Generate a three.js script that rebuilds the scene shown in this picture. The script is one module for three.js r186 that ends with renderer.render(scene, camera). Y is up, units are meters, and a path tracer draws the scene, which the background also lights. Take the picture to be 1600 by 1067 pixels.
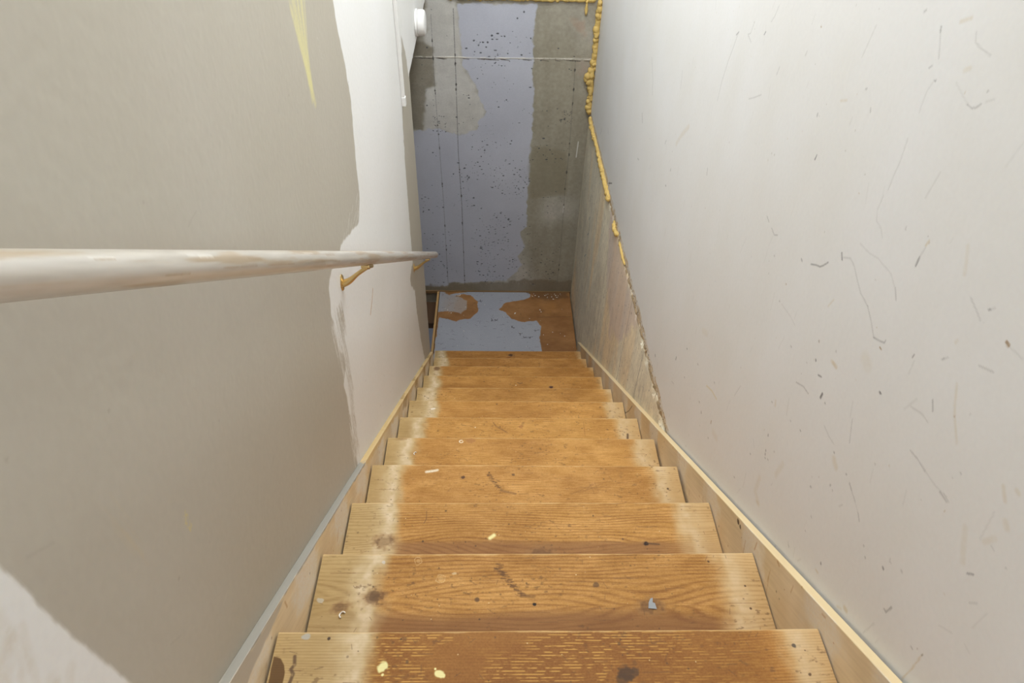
import * as THREE from 'three';
import { RectAreaLightUniformsLib } from 'three/addons/lights/RectAreaLightUniformsLib.js';
import { mergeGeometries, mergeVertices } from 'three/addons/utils/BufferGeometryUtils.js';
import { RoundedBoxGeometry } from 'three/addons/geometries/RoundedBoxGeometry.js';

// ------------------------------------------------------------------ camera, light, exposure
RectAreaLightUniformsLib.init();
const scene = new THREE.Scene();
scene.background = new THREE.Color(0x000000);
const camera = new THREE.PerspectiveCamera(54.4, 1600 / 1067, 0.02, 60);
camera.position.set(-0.0569, 1.2781, 0.5675);
camera.rotation.set(-0.74275, -0.0371, 0.03162, 'YXZ');
scene.add(camera);
const renderer = new THREE.WebGLRenderer({ antialias: true });
renderer.toneMapping = THREE.LinearToneMapping;
renderer.toneMappingExposure = 0.98;
renderer.shadowMap.enabled = true;
// lower ceiling lamp, plus a second lamp and unseen hall window added as fill
const LAMPS = [
  { pos: [0.06, 2.75, -2.3], size: 0.4, power: 122, color: 0xf0f6ff },
  { pos: [0.06, 2.75, -0.95], size: 0.5, power: 42, color: 0xf0f6ff },  // second lamp, added to brighten the walls beside the middle stairs
];
const FILL_WINDOW = { w: 0.86, y0: 1.05, y1: 2.45, power: 7, color: 0xe0ecff };

// ------------------------------------------------------------------ measures (metres; the stairs go down towards -z)
const RISE = 0.19, RUN = 0.27222, SLOPE = RISE / RUN, STEPS = 12;
const XL = -0.489, XR = 0.610, XC = 0.604, ZB = -3.944, YC = -0.70;   // left drywall, right drywall, right concrete, back wall, concrete top
const TL = -0.467, TR = 0.581;                                        // tread ends
const YLAND = -STEPS * RISE, YTOP = 2 * RISE, YCEIL = 2.75, ZEND = 3.0;

// ------------------------------------------------------------------ noise and a small raster painter working in metres
function rng(seed) { let s = seed >>> 0; return () => { s = (s + 0x6d2b79f5) >>> 0; let t = Math.imul(s ^ (s >>> 15), 1 | s); t = (t + Math.imul(t ^ (t >>> 7), 61 | t)) ^ t; return ((t ^ (t >>> 14)) >>> 0) / 4294967296; }; }
const HASH = new Float32Array(65536); { const r = rng(77); for (let i = 0; i < 65536; i++) HASH[i] = r(); }
function noise(x, y) {
  const xi = Math.floor(x), yi = Math.floor(y); let fx = x - xi, fy = y - yi;
  fx = fx * fx * (3 - 2 * fx); fy = fy * fy * (3 - 2 * fy);
  const a = xi & 255, b = (xi + 1) & 255, c = (yi & 255) << 8, d = ((yi + 1) & 255) << 8;
  const p = HASH[a | c], q = HASH[b | c], r = HASH[a | d], s = HASH[b | d];
  return p + (q - p) * fx + (r - p + (p - q - r + s) * fx) * fy;
}
function fbm(x, y, n = 4) { let v = 0, a = 0.5, t = 0; for (let i = 0; i < n; i++) { v += a * noise(x, y); t += a; a *= 0.5; x = x * 2.03 + 17.3; y = y * 2.03 + 5.7; } return v / t; }
const clamp = (v, a = 0, b = 1) => (v < a ? a : v > b ? b : v);
const step = (a, b, v) => { const t = clamp((v - a) / (b - a)); return t * t * (3 - 2 * t); };
const lerp = (a, b, t) => a + (b - a) * t;
const mix3 = (a, b, t) => [lerp(a[0], b[0], t), lerp(a[1], b[1], t), lerp(a[2], b[2], t)];

class Paint {   // an sRGB picture of a surface, laid out in metres from (x0, y0)
  constructor(x0, y0, wm, hm, ppm) { this.x0 = x0; this.y0 = y0; this.ppm = ppm; this.w = Math.ceil(wm * ppm); this.h = Math.ceil(hm * ppm); this.c = new Float32Array(this.w * this.h * 3); this.b = new Float32Array(this.w * this.h).fill(0.5); }
  each(xa, xb, ya, yb, fn) {
    const i0 = Math.max(0, Math.floor((xa - this.x0) * this.ppm)), i1 = Math.min(this.w - 1, Math.ceil((xb - this.x0) * this.ppm));
    const j0 = Math.max(0, Math.floor((ya - this.y0) * this.ppm)), j1 = Math.min(this.h - 1, Math.ceil((yb - this.y0) * this.ppm));
    for (let j = j0; j <= j1; j++) for (let i = i0; i <= i1; i++) fn(this.x0 + (i + 0.5) / this.ppm, this.y0 + (j + 0.5) / this.ppm, j * this.w + i);
  }
  all(fn) { this.each(this.x0, this.x0 + this.w / this.ppm, this.y0, this.y0 + this.h / this.ppm, fn); return this; }
  set(k, c) { this.c[k * 3] = c[0]; this.c[k * 3 + 1] = c[1]; this.c[k * 3 + 2] = c[2]; }
  over(k, c, a) { for (let n = 0; n < 3; n++) this.c[k * 3 + n] += (c[n] - this.c[k * 3 + n]) * a; }
  fill(fn) { return this.all((x, y, k) => this.set(k, fn(x, y))); }
  // a filled outline whose edge wanders by `rough` metres (grain `freq` per metre) and is `soft` metres wide
  poly(pts, color, alpha = 1, soft = 0.006, rough = 0.008, freq = 40, bump = 0) {
    const n = pts.length, m = soft + rough; let xa = 1e9, xb = -1e9, ya = 1e9, yb = -1e9;
    for (const [x, y] of pts) { xa = Math.min(xa, x); xb = Math.max(xb, x); ya = Math.min(ya, y); yb = Math.max(yb, y); }
    this.each(xa - m, xb + m, ya - m, yb + m, (x, y, k) => {
      let d = 1e9, inside = false;
      for (let i = 0, j = n - 1; i < n; j = i++) {
        const [ax, ay] = pts[j], [bx, by] = pts[i], ex = bx - ax, ey = by - ay;
        const t = clamp(((x - ax) * ex + (y - ay) * ey) / (ex * ex + ey * ey + 1e-12)), dx = x - ax - ex * t, dy = y - ay - ey * t;
        d = Math.min(d, dx * dx + dy * dy);
        if ((ay > y) !== (by > y) && x < ax + (ex * (y - ay)) / ey) inside = !inside;
      }
      let s = Math.sqrt(d) * (inside ? 1 : -1);
      if (s < -m) return;
      s += (fbm(x * freq, y * freq, 3) - 0.5) * 2.4 * rough;
      const a = alpha * step(-soft, soft, s);
      if (a > 0.003) { this.over(k, typeof color === 'function' ? color(x, y) : color, a); if (bump) this.b[k] += bump * a; }
    });
    return this;
  }
  line(pts, hw, color, alpha, grain = 0, bump = 0) {
    const min = 0.62 / this.ppm, w = Math.max(hw, min), al = alpha * Math.min(1, hw / min);
    let xa = 1e9, xb = -1e9, ya = 1e9, yb = -1e9;
    for (const [x, y] of pts) { xa = Math.min(xa, x); xb = Math.max(xb, x); ya = Math.min(ya, y); yb = Math.max(yb, y); }
    const m = w * 2.2;
    this.each(xa - m, xb + m, ya - m, yb + m, (x, y, k) => {
      let d = 1e9;
      for (let i = 0; i < Math.max(1, pts.length - 1); i++) {
        const [ax, ay] = pts[i], [bx, by] = pts[Math.min(i + 1, pts.length - 1)], ex = bx - ax, ey = by - ay;
        const t = clamp(((x - ax) * ex + (y - ay) * ey) / (ex * ex + ey * ey + 1e-12)), dx = x - ax - ex * t, dy = y - ay - ey * t;
        d = Math.min(d, dx * dx + dy * dy);
      }
      d = Math.sqrt(d);
      if (d > m) return;
      let a = al * (1 - step(w * 0.4, w * 1.6, d));
      if (grain) a *= clamp(1 - grain + grain * 2 * noise(x * 260, y * 260));
      this.over(k, color, a); if (bump) this.b[k] += bump * a;
    });
    return this;
  }
  spot(x, y, r, color, alpha, bump = 0, ry = r) {
    this.each(x - r * 1.6, x + r * 1.6, y - ry * 1.6, y + ry * 1.6, (px, py, k) => {
      const q = Math.hypot((px - x) / r, (py - y) / ry) + (noise(px * 180 + x * 50, py * 180) - 0.5) * 0.5;
      const a = alpha * (1 - step(0.75, 1.2, q)); if (a > 0.003) { this.over(k, color, a); if (bump) this.b[k] += bump * a; }
    });
    return this;
  }
  map() {
    const d = new Uint8Array(this.w * this.h * 4);
    for (let k = 0; k < this.w * this.h; k++) { for (let n = 0; n < 3; n++) d[k * 4 + n] = clamp(Math.round(this.c[k * 3 + n]), 0, 255); d[k * 4 + 3] = 255; }
    return this.tex(d, true);
  }
  bump() {
    const d = new Uint8Array(this.w * this.h * 4);
    for (let k = 0; k < this.w * this.h; k++) { d[k * 4] = d[k * 4 + 1] = d[k * 4 + 2] = clamp(Math.round(this.b[k] * 255), 0, 255); d[k * 4 + 3] = 255; }
    return this.tex(d, false);
  }
  tex(d, srgb) { const t = new THREE.DataTexture(d, this.w, this.h); t.magFilter = THREE.LinearFilter; t.minFilter = THREE.LinearMipmapLinearFilter; t.generateMipmaps = true; t.wrapS = t.wrapT = THREE.MirroredRepeatWrapping; if (srgb) t.colorSpace = THREE.SRGBColorSpace; t.needsUpdate = true; return t; }
  uv(x, y) { return [((x - this.x0) * this.ppm) / this.w, ((y - this.y0) * this.ppm) / this.h]; }
}
// uv in metres of a Paint, from the vertex position and face normal
function paintUV(geo, paint, fn) {
  const g = geo.index ? geo.toNonIndexed() : geo; const p = g.attributes.position, uv = new Float32Array(p.count * 2);
  const a = new THREE.Vector3(), b = new THREE.Vector3(), c = new THREE.Vector3();
  for (let i = 0; i < p.count; i += 3) {
    a.fromBufferAttribute(p, i); b.fromBufferAttribute(p, i + 1); c.fromBufferAttribute(p, i + 2);
    const n = b.clone().sub(a).cross(c.clone().sub(a)).normalize();
    [a, b, c].forEach((v, k) => { const [m, q] = fn(v.x, v.y, v.z, n); const t = paint.uv(m, q); uv[(i + k) * 2] = t[0]; uv[(i + k) * 2 + 1] = t[1]; });
  }
  g.setAttribute('uv', new THREE.BufferAttribute(uv, 2)); return g;
}

// ------------------------------------------------------------------ scene helpers
const taken = {};
function numbered(n) { const k = (taken[n] = (taken[n] ?? -1) + 1); return k ? `${n}_${String(k).padStart(3, '0')}` : n; }
function mesh(name, geo, mat, parent) { const m = new THREE.Mesh(geo, mat); m.name = parent ? name : numbered(name); m.castShadow = m.receiveShadow = true; (parent || scene).add(m); return m; }
function struct(name, geo, mat, label) { const m = mesh(name, geo, mat); m.userData = { kind: 'structure', label, category: name.split('_')[0] }; return m; }
function thing(name, label, category, pos = [0, 0, 0]) { const g = new THREE.Group(); g.name = numbered(name); g.position.set(...pos); g.userData = { label, category }; scene.add(g); return g; }
function box(x0, x1, y0, y1, z0, z1) { const g = new THREE.BoxGeometry(x1 - x0, y1 - y0, z1 - z0); g.translate((x0 + x1) / 2, (y0 + y1) / 2, (z0 + z1) / 2); return g; }
function rbox(x0, x1, y0, y1, z0, z1, r = 0.003) { const g = new RoundedBoxGeometry(x1 - x0, y1 - y0, z1 - z0, 2, r); g.translate((x0 + x1) / 2, (y0 + y1) / 2, (z0 + z1) / 2); return g; }
const std = (color, roughness = 0.8, extra = {}) => new THREE.MeshStandardMaterial({ color, roughness, ...extra });
// an outline in (z, y) with thickness from x = xa to xb
function slabZY(pts, xa, xb) {
  const s = new THREE.Shape(pts.map(([z, y]) => new THREE.Vector2(-z, y)));
  const g = new THREE.ExtrudeGeometry(s, { depth: xb - xa, bevelEnabled: false });
  g.rotateY(Math.PI / 2); g.translate(xa, 0, 0); return g;     // shape x -> -z, extrusion -> +x
}
const WALL_MARKS = [  // tint, half width mm, strength, then z,y pairs in mm
  ["g",1.4,0.4,-1342,684,-1354,641,-1370,595,-1383,533,-1382,475],["k",1.6,0.5,-1355,672,-1340,685],["k",1.6,0.7,-1149,746,-1155,737],["g",1.4,0.3,-1110,817,-1119,791,-1132,774],
  ["g",1.5,0.28,-1241,741,-1249,710,-1267,702,-1230,694],["g",5.5,0.16,-2325,260,-2250,205,-2214,154],["g",5.2,0.3,-2348,13,-2312,-14],["g",4.0,0.3,-3388,-542,-3411,-588],
  ["g",3.8,0.25,-3171,-436,-3133,-457],["t",8.8,0.18,-1610,288,-1674,228,-1717,172],["g",3.0,0.4,-1860,118,-1868,99],["g",3.2,0.3,-1325,282,-1317,264],["g",3.6,0.35,-2291,-180,-2261,-172],
  ["g",3.6,0.5,-1721,69,-1722,62],["g",3.8,0.5,-1749,-16,-1740,-13],["g",1.7,0.25,-1142,580,-1104,600,-1069,621],["k",1.6,0.5,-698,646,-699,635],["g",1.4,0.35,-891,788,-893,778],
  ["g",1.5,0.35,-1008,712,-1012,692],["k",3.8,0.8,-2966,-687,-2820,-605],["k",3.7,0.8,-2889,-634,-2896,-661],["g",4.6,0.12,-1822,399,-1802,345],["g",1.3,0.4,-753,711,-753,705],
  ["k",1.1,0.6,-474,967,-471,961],["g",0.9,0.4,-469,959,-457,944,-447,930],["k",0.9,0.45,-460,911,-455,917],["k",1.5,0.4,-434,902,-431,903],
  ["g",0.9,0.25,-435,901,-440,885,-439,869,-436,851],["g",0.9,0.35,-392,985,-383,974,-364,972,-343,971],["g",0.7,0.22,-384,918,-358,910,-340,905],
  ["k",1.0,0.4,-340,905,-329,904,-321,908,-315,916],["g",0.9,0.25,-308,922,-295,931],["g",2.0,0.35,-532,971,-528,975],["g",1.2,0.25,-435,808,-428,770,-428,744,-426,720],
  ["k",1.6,0.55,-698,643,-700,635],["k",1.1,0.4,-573,800,-568,794],["b",1.7,0.6,-864,847,-861,846],["g",1.4,0.5,-315,933,-314,935],["g",1.6,0.4,-755,710,-752,705],
  ["g",2.3,0.3,-612,818,-608,820],["t",2.5,0.25,-682,767,-661,777],["t",2.8,0.25,-435,986,-415,997],["t",3.6,0.2,-379,938,-370,944],
  ["k",1.3,0.65,-563,466,-542,479,-528,485,-518,496,-507,511],["k",2.0,0.7,-477,555,-467,546],["g",1.0,0.4,-466,552,-444,566,-424,563,-401,552,-373,540,-339,537],
  ["g",1.0,0.5,-339,537,-311,524,-286,509],["k",1.1,0.5,-286,509,-268,517,-256,524,-257,529],["g",0.9,0.25,-435,605,-399,609,-370,618,-322,621,-298,611],["g",1.2,0.5,-296,611,-281,598],
  ["k",1.3,0.7,-279,685,-278,669],["t",1.3,0.5,-278,718,-279,707],["g",0.8,0.4,-278,704,-279,688],["g",1.0,0.35,-148,709,-130,704,-113,698],["k",1.1,0.5,-111,718,-109,721],
  ["g",0.8,0.4,-109,721,-104,727],["b",3.0,0.75,-58,708,-53,707],["g",0.8,0.25,-49,707,-25,710],["b",2.0,0.75,-261,509,-256,509],["k",1.6,0.5,-185,559,-184,564],
  ["g",1.3,0.5,-132,605,-130,608],["g",0.9,0.4,-130,608,-125,616],["g",1.1,0.4,-72,651,-60,657,-48,663],["t",3.6,0.14,-202,759,-188,738,-181,726],
  ["g",1.0,0.22,-431,706,-430,678,-419,663,-399,661,-385,652],["g",1.9,0.35,-827,418,-809,414],["g",1.5,0.45,-785,412,-761,408,-745,418],["k",1.5,0.5,-608,448,-600,447],
  ["b",1.8,0.6,-630,362,-628,362],["k",1.6,0.6,-411,335,-408,332],["k",1.3,0.5,-381,318,-369,325],["g",1.8,0.5,-631,312,-628,312],["b",1.6,0.4,-427,373,-425,370],
  ["t",3.8,0.25,-362,377,-341,380],["t",2.8,0.2,-128,643,-127,647],["t",13.8,0.12,-280,462,-267,461],["t",1.9,0.25,-447,447,-439,470],["g",1.2,0.4,-341,701,-339,697],
  ["g",1.2,0.18,-617,314,-562,323,-531,323],["k",4.0,0.65,-1408,-606,-1401,-609],["k",3.3,0.65,-1172,-392,-1171,-404],["k",2.7,0.6,-1097,-278,-1092,-277],
  ["y",3.2,0.4,-861,-217,-814,-191,-769,-179],["g",1.7,0.4,-440,236,-410,254,-384,259],["k",3.4,0.7,-343,303,-343,292],["k",1.3,0.5,-381,319,-370,325],["b",2.9,0.7,-756,-262,-753,-270],
  ["k",2.9,0.55,-841,-316,-837,-319],["k",2.2,0.55,-457,36,-455,33],["k",2.2,0.55,-440,-2,-438,-5],["k",2.2,0.55,-436,-11,-434,-14],["k",1.5,0.55,-207,453,-205,451],
  ["k",1.9,0.55,-410,335,-408,333],["g",2.8,0.45,-741,-324,-736,-322],["g",2.7,0.45,-819,-157,-814,-156],["g",2.2,0.45,-418,-10,-414,-9],["g",2.3,0.45,-496,-88,-492,-87],
  ["g",2.5,0.45,-523,-227,-519,-225],["g",2.0,0.45,-401,153,-398,153],["g",1.8,0.45,-428,371,-425,371],["g",1.8,0.45,-324,297,-322,297],["g",2.2,0.45,-431,-20,-427,-19],
  ["g",1.8,0.45,-198,196,-196,197],["g",1.8,0.45,-234,254,-231,254],["g",1.7,0.45,-178,259,-175,260],["g",2.9,0.45,-974,-231,-967,-230],["g",2.1,0.45,-498,109,-494,110],
  ["g",1.9,0.45,-356,174,-353,174],["g",1.9,0.45,-244,126,-241,126],["g",3.1,0.45,-1051,-372,-1045,-370],["g",2.0,0.45,-514,276,-510,276],["g",3.6,0.45,-1245,-689,-1236,-685],
  ["g",2.9,0.45,-878,-309,-872,-307],["g",1.3,0.35,-234,352,-225,337,-210,312],["t",7.5,0.25,-224,243,-210,239],["t",7.4,0.14,-358,50,-364,0],["t",8.0,0.14,-415,-84,-410,-131,-375,-135],
  ["t",10.2,0.12,-1006,-116,-974,-99],["t",3.8,0.25,-484,127,-478,117],["t",3.8,0.3,-356,379,-341,382],["g",1.6,0.2,-662,-9,-676,-62],["g",2.4,0.25,-1155,-501,-1127,-487],
  ["t",9.7,0.12,-723,-274,-688,-264],["g",1.1,0.3,-158,257,-148,253,-123,249],["g",1.3,0.2,-509,-44,-486,-56],["k",1.7,0.6,-209,452,-204,453],["g",1.6,0.5,-105,545,-94,533],
  ["g",1.3,0.42,-87,446,-65,451,-43,452],["g",0.9,0.28,-43,452,-14,455,13,464],["g",1.2,0.45,-1,457,17,458],["g",0.9,0.35,6,462,21,463],["g",1.0,0.3,-134,498,-109,510,-90,512],
  ["g",1.2,0.25,-294,262,-267,261,-244,265],["g",1.3,0.45,-158,257,-146,254],["g",1.0,0.2,-146,254,-122,247,-104,242],["g",1.3,0.5,-104,242,-91,234],["k",2.6,0.55,-112,49,-110,47],
  ["k",2.3,0.6,3,241,6,240],["k",1.4,0.5,111,422,118,432],["g",1.1,0.4,4,272,6,266,10,268],["t",3.3,0.25,67,566,81,555],["t",2.4,0.22,-85,601,-67,575,-56,563,-28,539],
  ["b",1.9,0.4,-57,563,-56,563],["t",5.4,0.14,65,465,81,443,95,426],["t",5.0,0.2,101,535,107,532],["g",1.7,0.42,-324,298,-321,297],["g",1.6,0.42,-234,254,-231,253],
  ["g",1.6,0.42,-177,260,-175,260],["g",1.6,0.42,-199,194,-196,194],["g",1.7,0.42,-200,82,-197,81],["g",1.8,0.42,-194,37,-191,37],["g",1.5,0.42,-133,351,-131,350],["g",1.2,0.42,6,514,8,513],
  ["g",1.9,0.42,-214,-58,-211,-58],["g",1.5,0.42,-37,204,-35,204],["g",1.5,0.42,-54,215,-52,215],["g",1.6,0.42,-187,195,-184,194],["g",1.7,0.42,-245,124,-242,123],
  ["g",1.8,0.42,-355,174,-352,174],["g",1.1,0.42,141,493,142,492],["g",1.4,0.42,33,286,35,285],["g",0.9,0.3,109,491,115,490],["g",1.2,0.25,-150,193,-145,206],["t",4.3,0.16,98,483,105,503],
  ["t",3.3,0.2,83,581,88,581],["t",1.2,0.5,148,240,152,199,154,156],["k",1.3,0.5,148,237,148,240],["g",2.2,0.5,53,193,59,194,61,215],["g",1.4,0.5,128,220,132,221],["t",4.8,0.45,-7,71,-1,73],
  ["t",2.5,0.3,-22,47,-12,57],["t",2.6,0.3,-114,19,-104,23],["g",0.9,0.35,141,396,149,410],["g",1.1,0.3,0,457,19,461],["g",1.0,0.3,31,283,37,284],["g",0.8,0.2,134,310,154,330],
  ["g",0.7,0.2,177,344,189,345],["g",1.6,0.3,-38,204,-35,203],["g",1.2,0.3,-250,-120,-251,-142],["g",1.4,0.25,-221,-54,-211,-61],["t",4.9,0.2,-387,-142,-376,-137],
];

// ------------------------------------------------------------------ left wall: greige paint over white primer, free end beside the landing
const GREIGE = [184, 177, 161], PRIMER = [236, 235, 230];
const leftPaint = new Paint(-3.96, -2.0, 5.2, 3.4, 390);
leftPaint.fill((z, y) => { const n = fbm(z * 3, y * 3, 3) - 0.5, f = noise(z * 150, y * 150) - 0.5; return PRIMER.map((v, i) => v + n * (i === 2 ? 9 : 6) + f * 3); });
const greige = (z, y) => { const n = fbm(z * 2.2 + 9, y * 1.4, 4) - 0.5, f = noise(z * 160, y * 90) - 0.5; return [GREIGE[0] + n * 12 + f * 3, GREIGE[1] + n * 13 + f * 3, GREIGE[2] + n * 17 + f * 3]; };
const EDGE1 = [[-1.34, 1.4], [-1.347, 0.743], [-1.352, 0.66], [-1.378, 0.547], [-1.389, 0.468], [-1.37, 0.377], [-1.337, 0.266], [-1.315, 0.166], [-1.252, 0.122], [-1.13, 0.155], [-1.004, 0.201], [-0.964, 0.19], [-0.864, 0.209], [-0.814, 0.194], [-0.791, 0.126], [-0.79, 0.081], [-0.79, 0.03], [-0.8, -0.005], [-0.822, -0.095], [-0.774, -0.126], [-0.771, -0.234], [-0.755, -0.335], [-0.733, -0.418], [-0.72, -0.7]];
leftPaint.poly([...EDGE1, [-0.2, -0.7], [-0.2, 1.4]], greige, 1, 0.004, 0.010, 22);
leftPaint.poly([[-0.3, 1.4], [-0.3, -0.7], [0.25, -0.7], [0.25, 0.2], [0.251, 0.427], [0.259, 0.524], [0.262, 0.601], [0.264, 0.655], [0.264, 0.693], [0.266, 0.726], [0.27, 1.4]], greige, 1, 0.003, 0.003, 40);
{ // dry-brush strokes along the primer edge
  const r = rng(5);
  for (let i = 0; i < 520; i++) { const y = lerp(-0.40, 0.13, r()), edge = y > 0 ? -0.795 : lerp(-0.735, -0.81, step(-0.42, -0.1, y)), off = (r() - 0.62) * 0.085, l = 0.015 + 0.06 * r(); leftPaint.line([[edge + off, y], [edge + off - 0.004 + 0.008 * r(), y - l]], 0.0008 + 0.0018 * r(), off > 0 ? PRIMER : GREIGE, (off > 0 ? 0.5 : 0.32) * (0.3 + 0.7 * r()), 0.8); }
  for (let i = 0; i < 90; i++) { const y = 0.02 + 0.08 * r(), z = -0.84 - 0.06 * r(); leftPaint.line([[z, y], [z + 0.006 * (r() - 0.5), y - 0.03 - 0.05 * r()]], 0.0015 + 0.002 * r(), [176, 168, 150], 0.35 * r(), 0.8); }
  for (let i = 0; i < 40; i++) { const y = 0.13 + 0.07 * r(), z = -1.28 + 0.4 * r(); leftPaint.line([[z, y], [z - 0.03, y + 0.01]], 0.002, PRIMER, 0.4, 0.7); }
  // the strip of the same paint cut in along the free end
  const E2 = [[-2.60, 0.26], [-2.605, 0.203], [-2.54, 0.13], [-2.53, 0.073], [-2.506, 0.021], [-2.444, -0.022], [-2.404, -0.101], [-2.36, -0.35], [-2.33, -0.614], [-2.325, -0.732], [-2.31, -0.80], [-2.17, -0.802], [-2.186, -0.861], [-2.294, -0.978], [-2.297, -1.152], [-2.348, -1.381], [-2.40, -1.56], [-2.48, -1.70], [-2.55, -1.80]];
  leftPaint.poly([...E2, [-2.9, -1.95], [-2.9, -0.02], [-2.76, 0.0], [-2.71, 0.14]], (z, y) => { const c = greige(z, y); return c; }, 0.95, 0.006, 0.012, 30);
  for (let i = 0; i < 40; i++) { const y = 0.02 + 0.3 * r(), z = -2.55 - 0.13 * r(); leftPaint.line([[z, y], [z, y - 0.05]], 0.0025, GREIGE, 0.35 * r() + 0.1, 0.6); }
  // yellow test strokes of paint high on the wall
  const Y = [218, 210, 152];
  for (let i = 0; i < 46; i++) { const t = r(), z0 = -0.94 - 0.13 * t; leftPaint.line([[z0, 0.86 - 0.05 * r()], [lerp(z0, -0.985, 0.6), 0.73], [-0.975 - 0.03 * r(), 0.62 + 0.05 * r()]], 0.003 + 0.005 * r(), Y, 0.12 + 0.14 * r(), 0.5); }
  leftPaint.line([[-0.968, 0.84], [-0.975, 0.75], [-0.985, 0.68], [-1.0, 0.61]], 0.010, Y, 0.5, 0.3);
  for (let i = 0; i < 26; i++) leftPaint.spot(0.034 + 0.012 * r(), 0.425 + 0.035 * r(), 0.0012 + 0.0015 * r(), [205, 190, 130], 0.5);
  for (let i = 0; i < 12; i++) leftPaint.spot(-1.16 + 0.05 * r(), 0.66 + 0.16 * r(), 0.002, [212, 210, 204], 0.4);
  leftPaint.line([[-1.31, -0.196], [-1.263, -0.221], [-1.215, -0.236]], 0.0028, [176, 128, 66], 0.85, 0.4);
  // scuffs and specks
  for (let i = 0; i < 120; i++) { const z = -2.3 + 2.9 * r(), y = -1.4 + 2.4 * r(); leftPaint.spot(z, y, 0.0012 + 0.0018 * r(), r() < 0.5 ? [150, 138, 122] : [170, 160, 148], 0.22 + 0.3 * r()); }
  for (let i = 0; i < 40; i++) { const z = -2.2 + 2.6 * r(), y = -1.3 + 2.2 * r(), a = r() * 6.3, l = 0.01 + 0.03 * r(); leftPaint.line([[z, y], [z + l * Math.cos(a), y + l * Math.sin(a)]], 0.001, r() < 0.5 ? [150, 140, 126] : [206, 200, 188], 0.25); }
  for (let i = 0; i < 9; i++) { const z = 0.12 + 0.03 * r(), y = 0.55 + 0.13 * r(); leftPaint.line([[z, y], [z - 0.004, y - 0.07]], 0.002, [196, 180, 148], 0.12); }
  // stained patches of the bare primer nearest the top of the stairs
  for (let i = 0; i < 26; i++) leftPaint.line([[0.28 + 0.2 * r(), 0.4 + 0.35 * r()], [0.28 + 0.2 * r(), 0.4 + 0.35 * r()]], 0.004 + 0.006 * r(), [190, 172, 140], 0.10, 0.5);
}
leftPaint.all((z, y, k) => { leftPaint.b[k] += (fbm(z * 90, y * 90, 2) - 0.5) * 0.5; });
function ragged(a, b, n, amp, seed) { const r = rng(seed), o = []; for (let i = 1; i < n; i++) { const t = i / n, e = (r() - 0.5) * 2 * amp * (r() < 0.15 ? 2.2 : 1); const dx = b[0] - a[0], dy = b[1] - a[1], l = Math.hypot(dx, dy); o.push([a[0] + dx * t - (dy / l) * e, a[1] + dy * t + (dx / l) * e]); } return o; }
const leftOutline = [[ZEND, -2.7], [ZEND, YCEIL], [ZB, YCEIL], [ZB, 0.075], ...ragged([ZB, 0.075], [-2.785, 0.004], 40, 0.0022, 3), [-2.785, 0.004], ...ragged([-2.785, 0.004], [-2.727, -1.85], 90, 0.0032, 4), [-2.727, -1.85], [-2.71, -2.7]];
const leftMat = new THREE.MeshStandardMaterial({ map: leftPaint.map(), roughness: 0.62, bumpMap: leftPaint.bump(), bumpScale: 0.0008 });
struct('wall_left', paintUV(slabZY(leftOutline, XL - 0.11, XL), leftPaint, (x, y, z) => [z, y]), leftMat, 'greige and white drywall wall carrying the handrail');

// ------------------------------------------------------------------ right wall: scuffed white drywall above, bare concrete below
const rightPaint = new Paint(-3.96, -0.72, 4.74, 2.3, 430);
rightPaint.fill((z, y) => {
  const n = fbm(z * 2.1 + 3, y * 2.1, 4) - 0.5, m = fbm(z * 7 + 30, y * 5, 3) - 0.5, f = noise(z * 190, y * 190) - 0.5;
  return [231 + n * 6 + m * 4 + f * 2, 230 + n * 7 + m * 5 + f * 2, 226 + n * 10 + m * 8 + f * 2];
});
{
  const r = rng(21), TINT = { g: [120, 118, 112], k: [62, 60, 58], t: [196, 172, 128], b: [128, 92, 50], y: [205, 180, 116] };
  for (const [c, w, a, ...q] of WALL_MARKS) { const pts = []; for (let i = 0; i < q.length; i += 2) pts.push([q[i] / 1000, q[i + 1] / 1000]); rightPaint.line(pts, w / 1000 * (c === 't' ? 1 : 0.8), TINT[c], a * 0.85, c === 't' ? 0.45 : 0.3, c === 't' ? 0 : -0.25 * a); }
  for (let i = 0; i < 260; i++) { const z = -2.6 + 3 * r(), y = -0.7 + 1.8 * r(); rightPaint.spot(z, y, 0.001 + 0.0014 * r(), r() < 0.7 ? [140, 132, 120] : [172, 148, 108], 0.12 + 0.25 * r()); }
  for (let i = 0; i < 120; i++) { const z = -2.6 + 2.9 * r(), y = -0.65 + 1.7 * r(), a = 1 + 1.4 * r(), l = 0.01 + 0.05 * r(); rightPaint.line([[z, y], [z + l * Math.cos(a) * 0.5, y + l * Math.sin(a)]], 0.001 + 0.001 * r(), [150, 146, 138], 0.06 + 0.1 * r(), 0.5); }
  // crumbly joint along the bottom of the board: plaster smears, tan glue and dark pits
  rightPaint.each(-3.95, -0.95, -0.72, -0.6, (z, y, k) => { const h = y + 0.70, e = 0.018 + 0.03 * fbm(z * 9, 3, 3); if (h < e) { const t = step(0.42, 0.62, fbm(z * 42, y * 60, 3)); rightPaint.over(k, mix3([226, 220, 208], [196, 172, 132], t), 0.75 * step(0, 0.4, fbm(z * 30 + 4, y * 30, 2))); } });
  for (let i = 0; i < 240; i++) rightPaint.spot(-2.6 + 1.6 * r(), -0.70 + 0.035 * r() * r(), 0.0015 + 0.003 * r(), r() < 0.6 ? [92, 74, 52] : [186, 150, 92], 0.75);
  rightPaint.line([[-3.7, -0.665], [-3.3, -0.672], [-2.95, -0.68]], 0.004, [202, 168, 84], 0.7, 0.7);
}
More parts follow.
